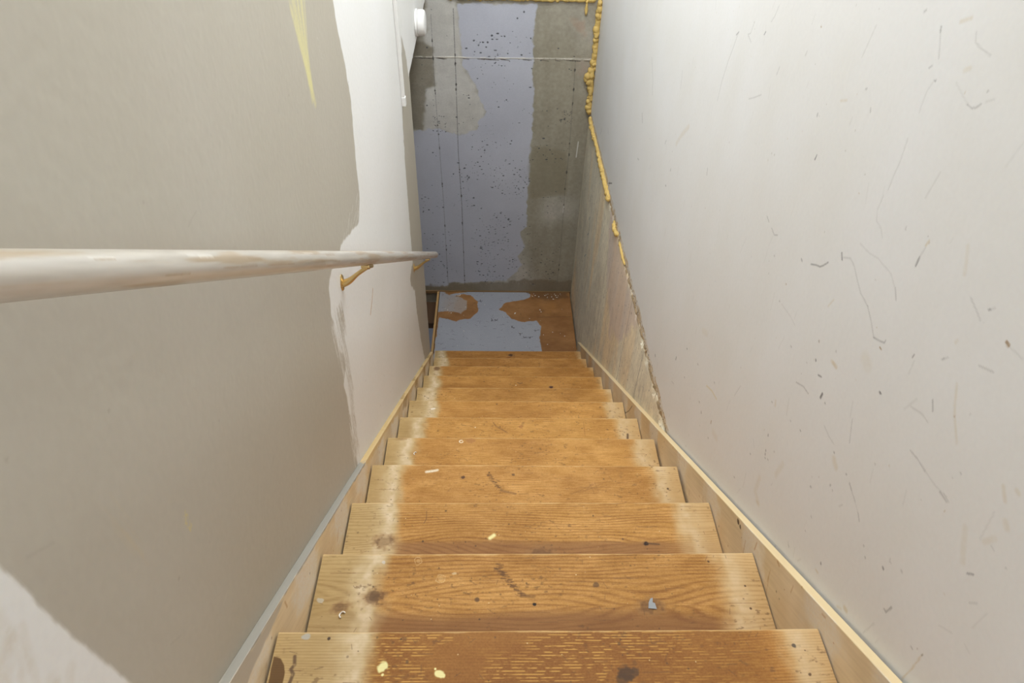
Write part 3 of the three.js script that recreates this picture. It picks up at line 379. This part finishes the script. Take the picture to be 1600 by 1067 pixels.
// measured lift of the left and right end of every tread (the boards are not quite level), in millimetres
const LIFT = [[-1, 1], [-2.5, 0], [-2, -2], [7, 0], [7, 2], [3, -2], [3, -3], [-2, -8], [2, -3], [2, -3], [1, -1], [1, 1]];
for (let i = -1; i < STEPS; i++) {
  const P = treadPaint(i < 0 ? 3 : i), x0 = i === 11 ? -0.4885 : TL + 0.0025, x1 = i === 11 ? 0.5825 : [3, 4].includes(i) ? TR - 0.007 : TR - 0.0015, D = i === 11 ? 0.262 : RUN + 0.03, R = 0.005, T = 0.038;
  const s = new THREE.Shape(); // profile: x = distance back from the nosing, y = height
  s.moveTo(D, -T); s.lineTo(R, -T); s.absarc(R, -T + R, R, -Math.PI / 2, -Math.PI, true); s.lineTo(0, -R); s.absarc(R, -R, R, Math.PI, Math.PI / 2, true); s.lineTo(D, 0); s.closePath();
  let g = new THREE.ExtrudeGeometry(s, { depth: x1 - x0, bevelEnabled: false, curveSegments: 5, steps: 24 });
  // profile (back, up) along the extrusion -> world: x = across, y = up, z = back
  g = g.index ? g.toNonIndexed() : g; const p = g.attributes.position, lift = i < 0 ? [0, 0] : LIFT[i], rr = rng(300 + i), wob = Array.from({ length: 40 }, () => rr());
  for (let k = 0; k < p.count; k++) {
    const back = p.getX(k), up = p.getY(k), t = p.getZ(k) / (x1 - x0), ww = (noise(t * 9 + i * 5, 3) - 0.5) * 0.0022 * (1 - clamp(back / 0.03));
    p.setXYZ(k, x0 + (x1 - x0) * (1 - t), up + lerp(lift[0], lift[1], 1 - t) / 1000, back + ww);
  }
  g = paintUV(g, P, (x, y, z, n) => { const v = z < 0.012 && n.z < -0.5 ? Math.min(z, 0) + (y < -0.006 ? y + 0.003 : y * 0.6) : z; return [x - TL + (i === 11 ? 0.01 : 0), clamp(v, -0.04, 0.31)]; });
  g.computeVertexNormals();
  const m = mesh('tread', g, new THREE.MeshStandardMaterial({ map: P.map(), roughness: i === 0 ? 0.72 : 0.78, bumpMap: P.bump(), bumpScale: 0.0005 }), stairs);
  m.position.set(0, -i * RISE, -i * RUN);
  // riser set back under the nosing
  mesh('riser', rbox(x0 + 0.002, x1 - 0.002, -(i + 1) * RISE + 0.001, -i * RISE - 0.040, -i * RUN + 0.03, -i * RUN + 0.048, 0.001), std(0xb98f5a, 0.7), stairs);
}
// skirt boards, built flat in their own frame (x along the slope, y across the board) and tilted
const ANG = Math.atan(SLOPE), LS = Math.hypot(1, SLOPE);
function skirtPaint(seed, left) {
  const P = new Paint(0, -0.30, 4.8, 0.335, 420), r = rng(seed), R1 = STEP_LEN();
  P.all((s, t, k) => {
    const cloud = fbm(s * 7 + seed, t * 9, 4) - 0.5, fib = noise(s * 14, t * 420) - 0.5, w = fbm(s * 3 + seed * 2, t * 3, 3);
    let c = [228 + cloud * 34 + fib * 12, 206 + cloud * 36 + fib * 13, 166 + cloud * 42 + fib * 13];
    c = mix3(c, [216, 178, 122], 0.45 * step(0.5, 0.7, w));
    if (t > -0.003) c = mix3(c, [222, 198, 150], 0.7);
    P.set(k, c); P.b[k] = 0.5 + fib * 0.2;
  });
  // white spray drift over the boards, in grainy patches between the treads
  for (let i = 0; i < 14; i++) { const s0 = 0.25 + i * R1 + (left ? 0.05 : 0.18) * (0.6 + 0.8 * r()); P.each(s0 - 0.16, s0 + 0.16, -0.16, -0.001, (s, t, k) => { const q = Math.hypot((s - s0) / (0.09 + (left ? 0.03 : 0)), (t + 0.03) / 0.10) + (fbm(s * 26, t * 26 + i, 3) - 0.5) * 0.9; P.over(k, [232, 225, 212], (left ? 0.75 : 0.62) * (1 - step(0.45, 1.0, q)) * (0.5 + 0.7 * noise(s * 330, t * 330))); }); }
  for (let i = 0; i < 120; i++) P.spot(4.6 * r(), -0.2 * r(), 0.001 + 0.002 * r(), r() < 0.6 ? [96, 70, 40] : [170, 120, 64], 0.5);
  for (let i = 0; i < 60; i++) { const s = 4.6 * r(), t = -0.16 * r(); P.line([[s, t], [s + 0.03 * (r() - 0.5), t - 0.04 * r()]], 0.001 + 0.002 * r(), [176, 124, 66], 0.25 + 0.25 * r(), 0.5); }
  return P;
}
function STEP_LEN() { return Math.hypot(RISE, RUN); }
function skirt(left) {
  const P = skirtPaint(left ? 61 : 67, left), top0 = 0.055, zA = 0.60, zE = left ? -2.722 : -3.165, L = (zA - zE) * LS, H = 0.235, th = left ? 0.0185 : 0.0205;
  if (left) { // wall paint carried over the top edge and the upper face near the camera; a glue-yellow smear on the rest
    const e = (zA + 0.755) * LS;
    P.poly([[0, -0.004], [e, -0.004], [e + 0.05, 0.03], [0, 0.03]], [164, 159, 146], 1, 0.003, 0.004, 30);
    P.poly([[0, -0.07], [0.50, -0.055], [0.72, -0.03], [0.86, -0.004], [0, -0.002]], [186, 176, 158], 0.9, 0.004, 0.01, 18);
    P.poly([[e + 0.02, -0.016], [L, -0.02], [L, 0.03], [e - 0.02, 0.03]], (s, t) => { const n = fbm(s * 12, t * 30, 3); return [208 + 20 * n, 176 + 22 * n, 112 + 34 * n]; }, 0.75, 0.006, 0.012, 20);
    for (const s of [2.55, 3.0, 3.4, 3.75]) P.poly([[s, -0.03], [s + 0.12, -0.05], [s + 0.16, 0.0], [s + 0.04, 0.02]], [160, 126, 74], 0.55, 0.008, 0.02, 24);
  } else { P.line([[2.55, -0.02], [2.62, -0.06], [2.7, -0.09], [2.78, -0.07]], 0.0025, [96, 70, 40], 0.7, 0.5); P.spot(1.205, -0.012, 0.007, [70, 52, 34], 0.85).spot(1.19, -0.02, 0.005, [70, 52, 34], 0.8); }
  const sn = Math.sin(ANG), cs = Math.cos(ANG), drop = left ? H / cs : zE * SLOPE + top0 - YLAND - 0.0005;   // plumb cut at the foot, then level along the landing
  const s = new THREE.Shape(); s.moveTo(0, 0); s.lineTo(0, -H);
  if (!left) { const e = (H - drop * cs) / sn; s.lineTo(L + drop * sn - e * cs, -H); }
  s.lineTo(L + drop * sn, -drop * cs); s.lineTo(L, 0); s.closePath();
  let g = new THREE.ExtrudeGeometry(s, { depth: th - 0.0024, bevelEnabled: true, bevelSize: 0.0012, bevelThickness: 0.0012, bevelOffset: -0.0012, bevelSegments: 1 });
  g = paintUV(g, P, (x, y, z, n) => [clamp(x, 0.002, 4.79), clamp(n.y > 0.8 ? 0.003 + z : y, -0.29, 0.03)]);
  g.computeVertexNormals();
  const m = mesh('skirt_board', g, new THREE.MeshStandardMaterial({ map: P.map(), roughness: 0.7, bumpMap: P.bump(), bumpScale: 0.0005 }), stairs);
  // local x -> down the slope (-z), local z -> +x
  m.matrixAutoUpdate = true;
  const ex = new THREE.Vector3(0, -Math.sin(ANG), -Math.cos(ANG)), ey = new THREE.Vector3(0, Math.cos(ANG), -Math.sin(ANG)), ez = new THREE.Vector3(1, 0, 0);
  m.quaternion.setFromRotationMatrix(new THREE.Matrix4().makeBasis(ex, ey, ez));
  m.position.set(left ? XL + 0.0015 : XC - th + 0.0009, zA * SLOPE + top0, zA);
  m.userData.label = left ? 'left skirt board, painted grey along its upper edge' : 'right skirt board of pale bare wood';
  return m;
}
skirt(true); skirt(false);

// ------------------------------------------------------------------ landing: plywood with grey paint, scraped bare in places
const landPaint = new Paint(-0.56, -3.96, 1.18, 1.0, 620);
landPaint.fill((x, z) => { const c = fbm(x * 6 + 3, z * 6, 4) - 0.5, f = noise(x * 40, z * 500) - 0.5, w = fbm(x * 14, z * 22, 3) - 0.5; return [150 + c * 44 + f * 12 + w * 26, 104 + c * 40 + f * 10 + w * 24, 58 + c * 30 + f * 8 + w * 20]; });
{
  const r = rng(51), grey = (x, z) => { const n = fbm(x * 5, z * 5 + 9, 4) - 0.5, f = noise(x * 160, z * 160) - 0.5; return [164 + n * 14 + f * 5, 165 + n * 14 + f * 5, 170 + n * 12 + f * 5]; };
  landPaint.poly([[-0.53, -3.96], [-0.434, -3.894], [-0.302, -3.929], [-0.25, -3.96], [0.235, -3.96], [0.253, -3.871], [0.19, -3.829], [0.037, -3.795], [-0.014, -3.699], [0.036, -3.661], [0.085, -3.585], [0.173, -3.541], [0.292, -3.565], [0.327, -3.483], [0.311, -3.352], [0.316, -3.202], [0.316, -2.9], [-0.53, -2.9], [-0.515, -3.35], [-0.507, -3.594], [-0.367, -3.547], [-0.25, -3.581], [-0.193, -3.674], [-0.196, -3.8], [-0.259, -3.88], [-0.322, -3.904], [-0.40, -3.87]], grey, 1, 0.004, 0.008, 30, 0.1);
  landPaint.poly([[-0.56, -3.96], [-0.47, -3.91], [-0.36, -3.865], [-0.278, -3.815], [-0.285, -3.72], [-0.332, -3.641], [-0.412, -3.671], [-0.56, -3.655]], (x, z) => mix3(grey(x, z), [176, 150, 124], 0.55 * step(-0.44, -0.3, x + 0.1 * fbm(x * 20, z * 20, 2))), 0.9, 0.006, 0.015, 26);
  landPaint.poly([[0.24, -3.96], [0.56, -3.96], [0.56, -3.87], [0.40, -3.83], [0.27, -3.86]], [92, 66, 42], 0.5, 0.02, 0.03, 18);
  landPaint.poly([[0.33, -3.78], [0.45, -3.8], [0.5, -3.68], [0.36, -3.65]], [186, 132, 70], 0.4, 0.03, 0.03, 18);
  landPaint.line([[0.30, -3.603], [0.62, -3.614]], 0.0016, [70, 46, 26], 0.7, 0.3, -0.3);
  for (let i = 0; i < 90; i++) { const x = -0.5 + 0.85 * r(), z = -3.92 + 0.75 * r(), a = r() * 6.3, l = 0.01 + 0.025 * r(); landPaint.line([[x, z], [x + l * Math.cos(a), z + l * Math.sin(a) * 0.6]], 0.0012, [70, 64, 60], 0.6, 0.3); }
  for (const [x, z] of [[0.154, -3.394], [0.187, -3.351], [0.235, -3.359], [-0.034, -3.561], [-0.073, -3.568], [0.088, -3.473], [-0.176, -3.808], [0.234, -3.92], [0.29, -3.44]]) for (let j = 0; j < 4; j++) { const a = r() * 6.3; landPaint.line([[x, z], [x + 0.022 * Math.cos(a), z + 0.018 * Math.sin(a)]], 0.002, [52, 46, 44], 0.7); }
  for (let i = 0; i < 160; i++) landPaint.spot(-0.5 + 1.08 * r(), -3.93 + 0.8 * r(), 0.0012 + 0.003 * r() * r(), r() < 0.7 ? [58, 44, 32] : [220, 214, 204], 0.5);
}
const landing = thing('landing', 'plywood landing half painted grey at the foot of the stairs', 'landing', [0, YLAND, -3.45]);
const landMat = new THREE.MeshStandardMaterial({ map: landPaint.map(), roughness: 0.6, bumpMap: landPaint.bump(), bumpScale: 0.001 });
const inLanding = (g) => { g.translate(0, -YLAND, 3.45); return g; };
mesh('plywood_panel', inLanding(paintUV(rbox(-0.522, 0.593, YLAND - 0.019, YLAND, -3.932, -2.97, 0.0015), landPaint, (x, y, z) => [x, z])), landMat, landing);
const pine = std(0xc39a62, 0.7), darkPine = std(0x6e5438, 0.85);
const strip = mesh('edge_strip', inLanding(rbox(-0.545, -0.527, YLAND - 0.14, YLAND + 0.002, -3.932, -2.99, 0.002)), pine, landing); strip.userData.label = 'pale pine strip along the open edge';
mesh('back_cleat', inLanding(rbox(-0.66, 0.598, YLAND - 0.02, YLAND + 0.007, ZB + 0.0005, ZB + 0.011, 0.002)), std(0x8a6a44, 0.8), landing);
mesh('joist', inLanding(box(-0.52, 0.59, YLAND - 0.16, YLAND - 0.02, -3.93, -3.89)), darkPine, landing);
mesh('joist', inLanding(box(-0.52, 0.59, YLAND - 0.16, YLAND - 0.02, -3.05, -3.01)), darkPine, landing);
{ // low box step of dark wood in the gap beside the landing
  const b = thing('box_step', 'dark wooden step in the gap left of the landing', 'step', [-0.75, -2.47, -3.8]);
  mesh('step_board', rbox(-0.19, 0.19, 0.045, 0.07, -0.14, 0.14, 0.003), std(0x5d432b, 0.85), b); mesh('step_riser', rbox(-0.18, 0.18, 0, 0.045, 0.11, 0.13, 0.002), darkPine, b);
}
{ // paint chips and plaster crumbs
  const r = rng(71), gs = [], at = (x, y, z, s) => { const g = new THREE.IcosahedronGeometry(s, 0); g.scale(1, 0.35, 0.5 + r()); g.rotateY(r() * 6); g.translate(x, y + s * 0.3, z); gs.push(g); };
  for (const [x, z] of [[0.295, -3.888], [0.325, -3.872], [0.378, -3.889], [0.447, -3.841], [0.47, -3.89], [0.116, -3.647], [0.327, -3.696], [0.416, -3.418], [0.286, -3.439], [-0.443, -3.686], [-0.295, -3.727], [-0.299, -3.425], [0.12, -3.655], [0.335, -3.67]]) at(x, YLAND, z, 0.004 + 0.004 * r());
  for (let i = 0; i < 44; i++) { const c = r() < 0.5; at(c ? 0.26 + 0.26 * r() : -0.5 + 1.05 * r(), YLAND, c ? -3.92 + 0.07 * r() : -3.92 + 0.72 * r(), 0.002 + 0.003 * r()); }
  const m = mesh('plaster_crumbs', mergeGeometries(gs), std(0xdcd6c8, 0.9)); m.userData = { kind: 'stuff', label: 'white plaster crumbs scattered over the landing', category: 'debris' };
}
function curl(name, label, x, y, z, s, turn) { const pts = []; for (let i = 0; i <= 10; i++) { const a = i * 0.34; pts.push(new THREE.Vector3(Math.cos(a) * s, 0.0018 + 0.001 * Math.sin(i), Math.sin(a) * s)); } const m = mesh(name, new THREE.TubeGeometry(new THREE.CatmullRomCurve3(pts), 24, 0.0018, 6), std(0xeee6d6, 0.8)); m.position.set(x, y, z); m.rotation.y = turn; m.userData = { label, category: 'shaving', group: 'wood shavings' }; }
curl('wood_shaving', 'white curled shaving on the left of the landing', -0.362, YLAND, -3.89, 0.016, 1.2);
curl('wood_shaving', 'pale curled shaving at left end of second nearest tread', TL + 0.075, -RISE - 0.002, -RUN + 0.152, 0.007, 4.2);
curl('wood_shaving', 'small white shaving at left end of the fifth tread', TL + 0.115, -4 * RISE + 0.007, -4 * RUN + 0.08, 0.006, 4.4);
{ // torn scrap of grey tape by the knot
  const s = new THREE.Shape([[-0.009, -0.012], [0.010, -0.014], [0.008, 0.0], [0.003, 0.002], [0.005, 0.013], [-0.001, 0.011], [-0.006, 0.002]].map((p) => new THREE.Vector2(...p)));
  const g = new THREE.ExtrudeGeometry(s, { depth: 0.0008, bevelEnabled: false }); g.rotateX(-Math.PI / 2);
  const m = mesh('tape_scrap', g, std(0x989c9c, 0.6)); m.position.set(TL + 0.776, -RISE + 0.0004, -RUN + 0.128); m.userData = { label: 'torn grey tape scrap beside the knot on a tread', category: 'tape' };
}

// ------------------------------------------------------------------ handrail on two brass brackets
const railX = -0.41, railY = (z) => 0.857 + SLOPE * z;
const railThing = thing('handrail', 'pale worn round handrail sloping down the left wall', 'handrail', [XL, railY(-1), -1]);
const inRail = (g) => { g.translate(-XL, -railY(-1), 1); return g; };
{
  const zA = 0.95, zE = -2.70, L = (zA - zE) * LS, R = 0.0195, P = new Paint(0, 0, 4.6, 0.1225, 440);
  P.fill((s, t) => { const a = (t / 0.1225) * 6.283, cx = Math.cos(a) * 2, n = fbm(s * 3, cx + 4, 4) - 0.5, f = fbm(s * 18, t * 240, 3) - 0.5, w = step(0.5, 0.68, fbm(s * 6 + 20, cx * 1.3 + 7, 4)); return mix3([192 + n * 20 + f * 26, 184 + n * 22 + f * 26, 170 + n * 28 + f * 26], [166, 140, 106], 0.6 * w); });
  const r = rng(88); for (let i = 0; i < 130; i++) { const s = 4.4 * r(), t = 0.1225 * r(); P.line([[s, t], [s + 0.02 + 0.05 * r(), t + 0.004 * (r() - 0.5)]], 0.0012 + 0.001 * r(), r() < 0.5 ? [238, 234, 224] : [150, 124, 90], 0.35, 0.5); }
  const prof = [[0.0001, 0], [R * 0.5, 0.0015], [R * 0.86, 0.006], [R, 0.014]]; for (let i = 1; i < 40; i++) prof.push([R, 0.014 + (L - 0.028) * i / 40]); prof.push([R, L - 0.014], [R * 0.86, L - 0.006], [R * 0.5, L - 0.0015], [0.0001, L]);
  const g = new THREE.LatheGeometry(prof.map(([a, b]) => new THREE.Vector2(a, b)), 40), uv = g.attributes.uv, p = g.attributes.position;
  for (let i = 0; i < uv.count; i++) { const t = P.uv(p.getY(i), uv.getX(i) * 0.1225); uv.setXY(i, t[0], t[1]); }
  const q = new THREE.Quaternion().setFromUnitVectors(new THREE.Vector3(0, 1, 0), new THREE.Vector3(0, -Math.sin(ANG), -Math.cos(ANG))); g.applyQuaternion(q); g.translate(railX, railY(zA), zA);
  mesh('rail', inRail(g), new THREE.MeshPhysicalMaterial({ map: P.map(), roughness: 0.34, bumpMap: P.bump(), bumpScale: 0.0004, clearcoat: 0.5, clearcoatRoughness: 0.25 }), railThing);
}
const brass = new THREE.MeshStandardMaterial({ color: 0xccb078, metalness: 0.85, roughness: 0.32 });
function bracket(z, label) {
  const yr = railY(z) - 0.0195 / Math.cos(ANG), yb = railY(z) - 0.085;   // underside of the rail, height of the wall plate
  const curve = new THREE.CatmullRomCurve3([new THREE.Vector3(XL + 0.004, yb - 0.004, z), new THREE.Vector3(XL + 0.022, yb + 0.006, z), new THREE.Vector3(XL + 0.048, yb + 0.030, z), new THREE.Vector3(railX - 0.010, yr - 0.014, z), new THREE.Vector3(railX, yr - 0.006, z)]);
  const N = 22, M = 12, fr = curve.computeFrenetFrames(N), pos = [], pts = [];
  for (let i = 0; i <= N; i++) { const c = curve.getPointAt(i / N), t = i / N, w = lerp(0.012, 0.006, step(0, 0.7, t)) + 0.003 * step(0.8, 1, t), h = lerp(0.010, 0.006, step(0, 0.6, t)); const nz = new THREE.Vector3(0, 0, 1), up = nz.clone().cross(fr.tangents[i]).normalize(); pts.push(Array.from({ length: M }, (_, k) => { const a = (k / M) * 6.283; return c.clone().addScaledVector(nz, Math.cos(a) * w).addScaledVector(up, Math.sin(a) * h); })); }
  for (let i = 0; i < N; i++) for (let k = 0; k < M; k++) { const a = pts[i][k], b = pts[i][(k + 1) % M], c = pts[i + 1][(k + 1) % M], d = pts[i + 1][k]; for (const v of [a, c, b, a, d, c]) pos.push(v.x, v.y, v.z); }
  let g = new THREE.BufferGeometry(); g.setAttribute('position', new THREE.BufferAttribute(new Float32Array(pos), 3)); g = mergeVertices(g, 1e-5); g.computeVertexNormals();
  const arm = mesh('bracket', inRail(g), brass, railThing); arm.userData.label = label;
  const plate = new THREE.LatheGeometry([[0.0001, 0.0055], [0.010, 0.0052], [0.019, 0.0035], [0.0215, 0.001], [0.0215, 0]].map(([a, b]) => new THREE.Vector2(a, b)), 26); plate.rotateZ(-Math.PI / 2); plate.scale(1, 1.25, 0.8); plate.translate(XL + 0.0003, yb, z); mesh('wall_plate', inRail(plate), brass, arm);
  const sad = rbox(-0.012, 0.012, -0.005, 0.005, -0.034, 0.034, 0.004); sad.rotateX(-ANG); sad.translate(railX, yr - 0.004, z); mesh('saddle', inRail(sad), brass, arm);
  for (const e of [-1, 1]) { const sc = new THREE.SphereGeometry(0.0042, 12, 8); sc.translate(railX, yr - 0.010 + e * 0.022 * Math.sin(ANG), z + e * 0.022 * Math.cos(ANG)); mesh('screw', inRail(sc), brass, arm); }
}
bracket(-0.94, 'upper brass bracket'); bracket(-2.335, 'lower brass bracket'); bracket(0.62, 'topmost brass bracket');

// ------------------------------------------------------------------ fittings on the left wall
const plastic = std(0xe9e7e1, 0.4);
{
  const t = thing('cable_raceway', 'slim white vertical cable cover on the left wall', 'cable cover', [XL, 0.0, -2.45]);
  mesh('channel', rbox(0.0002, 0.016, 0.015, 2.6, -0.012, 0.012, 0.003), plastic, t);
  mesh('end_cap', rbox(0.0002, 0.019, -0.012, 0.03, -0.0145, 0.0145, 0.003), plastic, t);
}
{
  const t = thing('smoke_detector', 'round white smoke detector on the wall above the landing', 'smoke detector', [XL, 0.115, -3.22]);
  const lath = (pr) => { const g = new THREE.LatheGeometry(pr.map(([a, b]) => new THREE.Vector2(a, b)), 48); g.rotateZ(-Math.PI / 2); return g; };
  mesh('mounting_base', lath([[0.0001, 0.0003], [0.066, 0.0003], [0.068, 0.003], [0.068, 0.013], [0.064, 0.0145], [0.0001, 0.0145]]), plastic, t);
  mesh('cover', lath([[0.060, 0.0145], [0.0635, 0.0165], [0.0655, 0.020], [0.0655, 0.042], [0.062, 0.050], [0.052, 0.055], [0.0001, 0.057]]), plastic, t);
}

// ------------------------------------------------------------------ spray foam in the joints
const foamMat = new THREE.MeshStandardMaterial({ color: 0xd4b468, roughness: 0.75 });
function foam(label, path, rad, lumps, seed, sub = 220, extra = []) {
  const r = rng(seed), c = new THREE.CatmullRomCurve3(path.map((p) => new THREE.Vector3(...p))), L = c.getLength(), n = Math.min(sub, Math.ceil(L / 0.007)), gs = [];
  const M = 10, fr = c.computeFrenetFrames(n), pos = [], pts = [];
  for (let i = 0; i <= n; i++) { const t = i / n, p = c.getPointAt(t), end = Math.min(1, t * n / 3 + 0.15, (1 - t) * n / 3 + 0.15); pts.push(Array.from({ length: M }, (_, k) => { const a = (k / M) * 6.283, R = rad * end * (0.1 + 1.9 * fbm(t * L * 40 + seed, Math.cos(a) * 1.3 + 5, 3)); return p.clone().addScaledVector(fr.normals[i], Math.cos(a) * R).addScaledVector(fr.binormals[i], Math.sin(a) * R); })); }
  for (let i = 0; i < n; i++) for (let k = 0; k < M; k++) { const a = pts[i][k], b = pts[i][(k + 1) % M], cc = pts[i + 1][(k + 1) % M], d = pts[i + 1][k]; for (const v of [a, b, cc, a, cc, d]) pos.push(v.x, v.y, v.z); }
  let g = new THREE.BufferGeometry(); g.setAttribute('position', new THREE.BufferAttribute(new Float32Array(pos), 3)); gs.push(g);
  for (let i = 0; i < lumps + extra.length; i++) { const p = i < lumps ? c.getPointAt(r()) : new THREE.Vector3(...extra[i - lumps]), s = i < lumps ? rad * (0.35 + 0.85 * r()) : extra[i - lumps][3]; let q = new THREE.IcosahedronGeometry(s, 2); const qp = q.attributes.position; for (let k = 0; k < qp.count; k++) { const f = 0.82 + 0.4 * fbm(qp.getX(k) * 90 + i * 7, qp.getY(k) * 90 + qp.getZ(k) * 60, 2); qp.setXYZ(k, qp.getX(k) * f, qp.getY(k) * f * 1.15, qp.getZ(k) * f); } q.deleteAttribute('uv'); q.deleteAttribute('normal'); q.translate(p.x + (r() - 0.5) * rad * 1.2, p.y + (r() - 0.5) * rad * 0.9, p.z + (r() - 0.5) * rad * 0.5); gs.push(q.index ? q.toNonIndexed() : q); }
  g = mergeVertices(mergeGeometries(gs), 1e-5); g.computeVertexNormals();
  const m = mesh('foam_bead', g, foamMat); m.userData = { label, category: 'foam', group: 'expanding foam in the wall joints' }; return m;
}
foam('long yellow foam bead running down the far right corner', [[XR - 0.016, 0.06, ZB + 0.012], [XR - 0.012, -0.05, ZB + 0.012], [XR - 0.018, -0.16, ZB + 0.014], [XR - 0.012, -0.3, ZB + 0.012], [XR - 0.022, -0.40, ZB + 0.018], [XR - 0.018, -0.52, ZB + 0.014], [XR - 0.016, -0.62, ZB + 0.016], [XR - 0.012, -0.69, ZB + 0.02]], 0.017, 60, 11, 220, [[XR - 0.036, -0.38, ZB + 0.02, 0.02], [XR - 0.042, -0.41, ZB + 0.022, 0.022], [XR - 0.048, -0.44, ZB + 0.022, 0.02], [XR - 0.034, -0.46, ZB + 0.022, 0.02], [XR - 0.03, -0.60, ZB + 0.02, 0.016], [XR - 0.028, -0.19, ZB + 0.02, 0.015]]);
foam('yellow foam bead along the concrete ledge below the drywall', [[XC + 0.001, -0.70, ZB + 0.06], [XC, -0.704, -3.7], [XC + 0.002, -0.702, -3.4], [XC, -0.706, -3.1], [XC - 0.001, -0.708, -2.9], [XC + 0.001, -0.706, -2.80]], 0.012, 170, 13, 190);
foam('short yellow foam blob on the concrete ledge, upper one', [[XC, -0.708, -2.58], [XC - 0.002, -0.716, -2.52], [XC + 0.001, -0.708, -2.44]], 0.011, 22, 14);
foam('thin yellow foam streak on the concrete ledge, lower one', [[XC + 0.002, -0.704, -2.38], [XC + 0.001, -0.706, -2.28], [XC + 0.002, -0.706, -2.17]], 0.006, 20, 15);
foam('yellow foam line along the top of the far concrete wall', [[-0.36, 0.050, ZB + 0.004], [-0.2, 0.047, ZB + 0.006], [0, 0.049, ZB + 0.004], [0.2, 0.047, ZB + 0.006], [0.42, 0.049, ZB + 0.004], [0.57, 0.048, ZB + 0.005]], 0.012, 40, 16);
foam('yellow foam drip hanging from the far right top corner', [[0.515, 0.045, ZB + 0.008], [0.513, 0.0, ZB + 0.009], [0.514, -0.045, ZB + 0.008]], 0.008, 6, 17);

{ // crumbled mortar along the ledge
  const r = rng(93), gs = [];
  for (let i = 0; i < 420; i++) { const z = -3.0 + 1.86 * r(), s = 0.0015 + 0.0045 * r() * r(), g = new THREE.IcosahedronGeometry(s, 0); g.scale(0.7 + 0.6 * r(), 0.6 + 0.5 * r(), 0.7 + r()); g.rotateX(r() * 6); g.translate(XC + 0.0045 + 0.005 * r(), YC + 0.001 - 0.012 * r() * r(), z); gs.push(g); }
  const m = mesh('mortar_crumbs', mergeGeometries(gs), std(0xa58f6c, 0.95)); m.userData = { kind: 'stuff', label: 'tan mortar crumbs along the top of the right concrete wall', category: 'debris' };
}

// ------------------------------------------------------------------ ceiling lamps
LAMPS.forEach(({ pos: [x, y, z], size, power, color }, i) => {
  const t = thing('ceiling_lamp', i ? 'larger round ceiling lamp added over the upper stairs as fill light' : 'round ceiling lamp over the lower stairs', 'lamp', [x, y, z]);
  const lath = (pr) => new THREE.LatheGeometry(pr.map(([a, b]) => new THREE.Vector2(a, b)), 40), R = size / 2;
  mesh('base', lath([[0.0001, -0.0003], [R + 0.012, -0.0003], [R + 0.012, -0.02], [R, -0.022], [R, -0.012], [0.0001, -0.012]]), plastic, t);
  mesh('diffuser', lath([[R - 0.002, -0.0125], [R - 0.002, -0.018], [R * 0.5, -0.0235], [0.0001, -0.025]]), new THREE.MeshStandardMaterial({ color: 0xffffff, emissive: color, emissiveIntensity: 3, roughness: 0.6 }), t);
  const l = new THREE.RectAreaLight(color, power, size * 0.886, size * 0.886); l.position.set(x, y - 0.03, z); l.lookAt(x, 0, z); scene.add(l);
});
renderer.render(scene, camera);
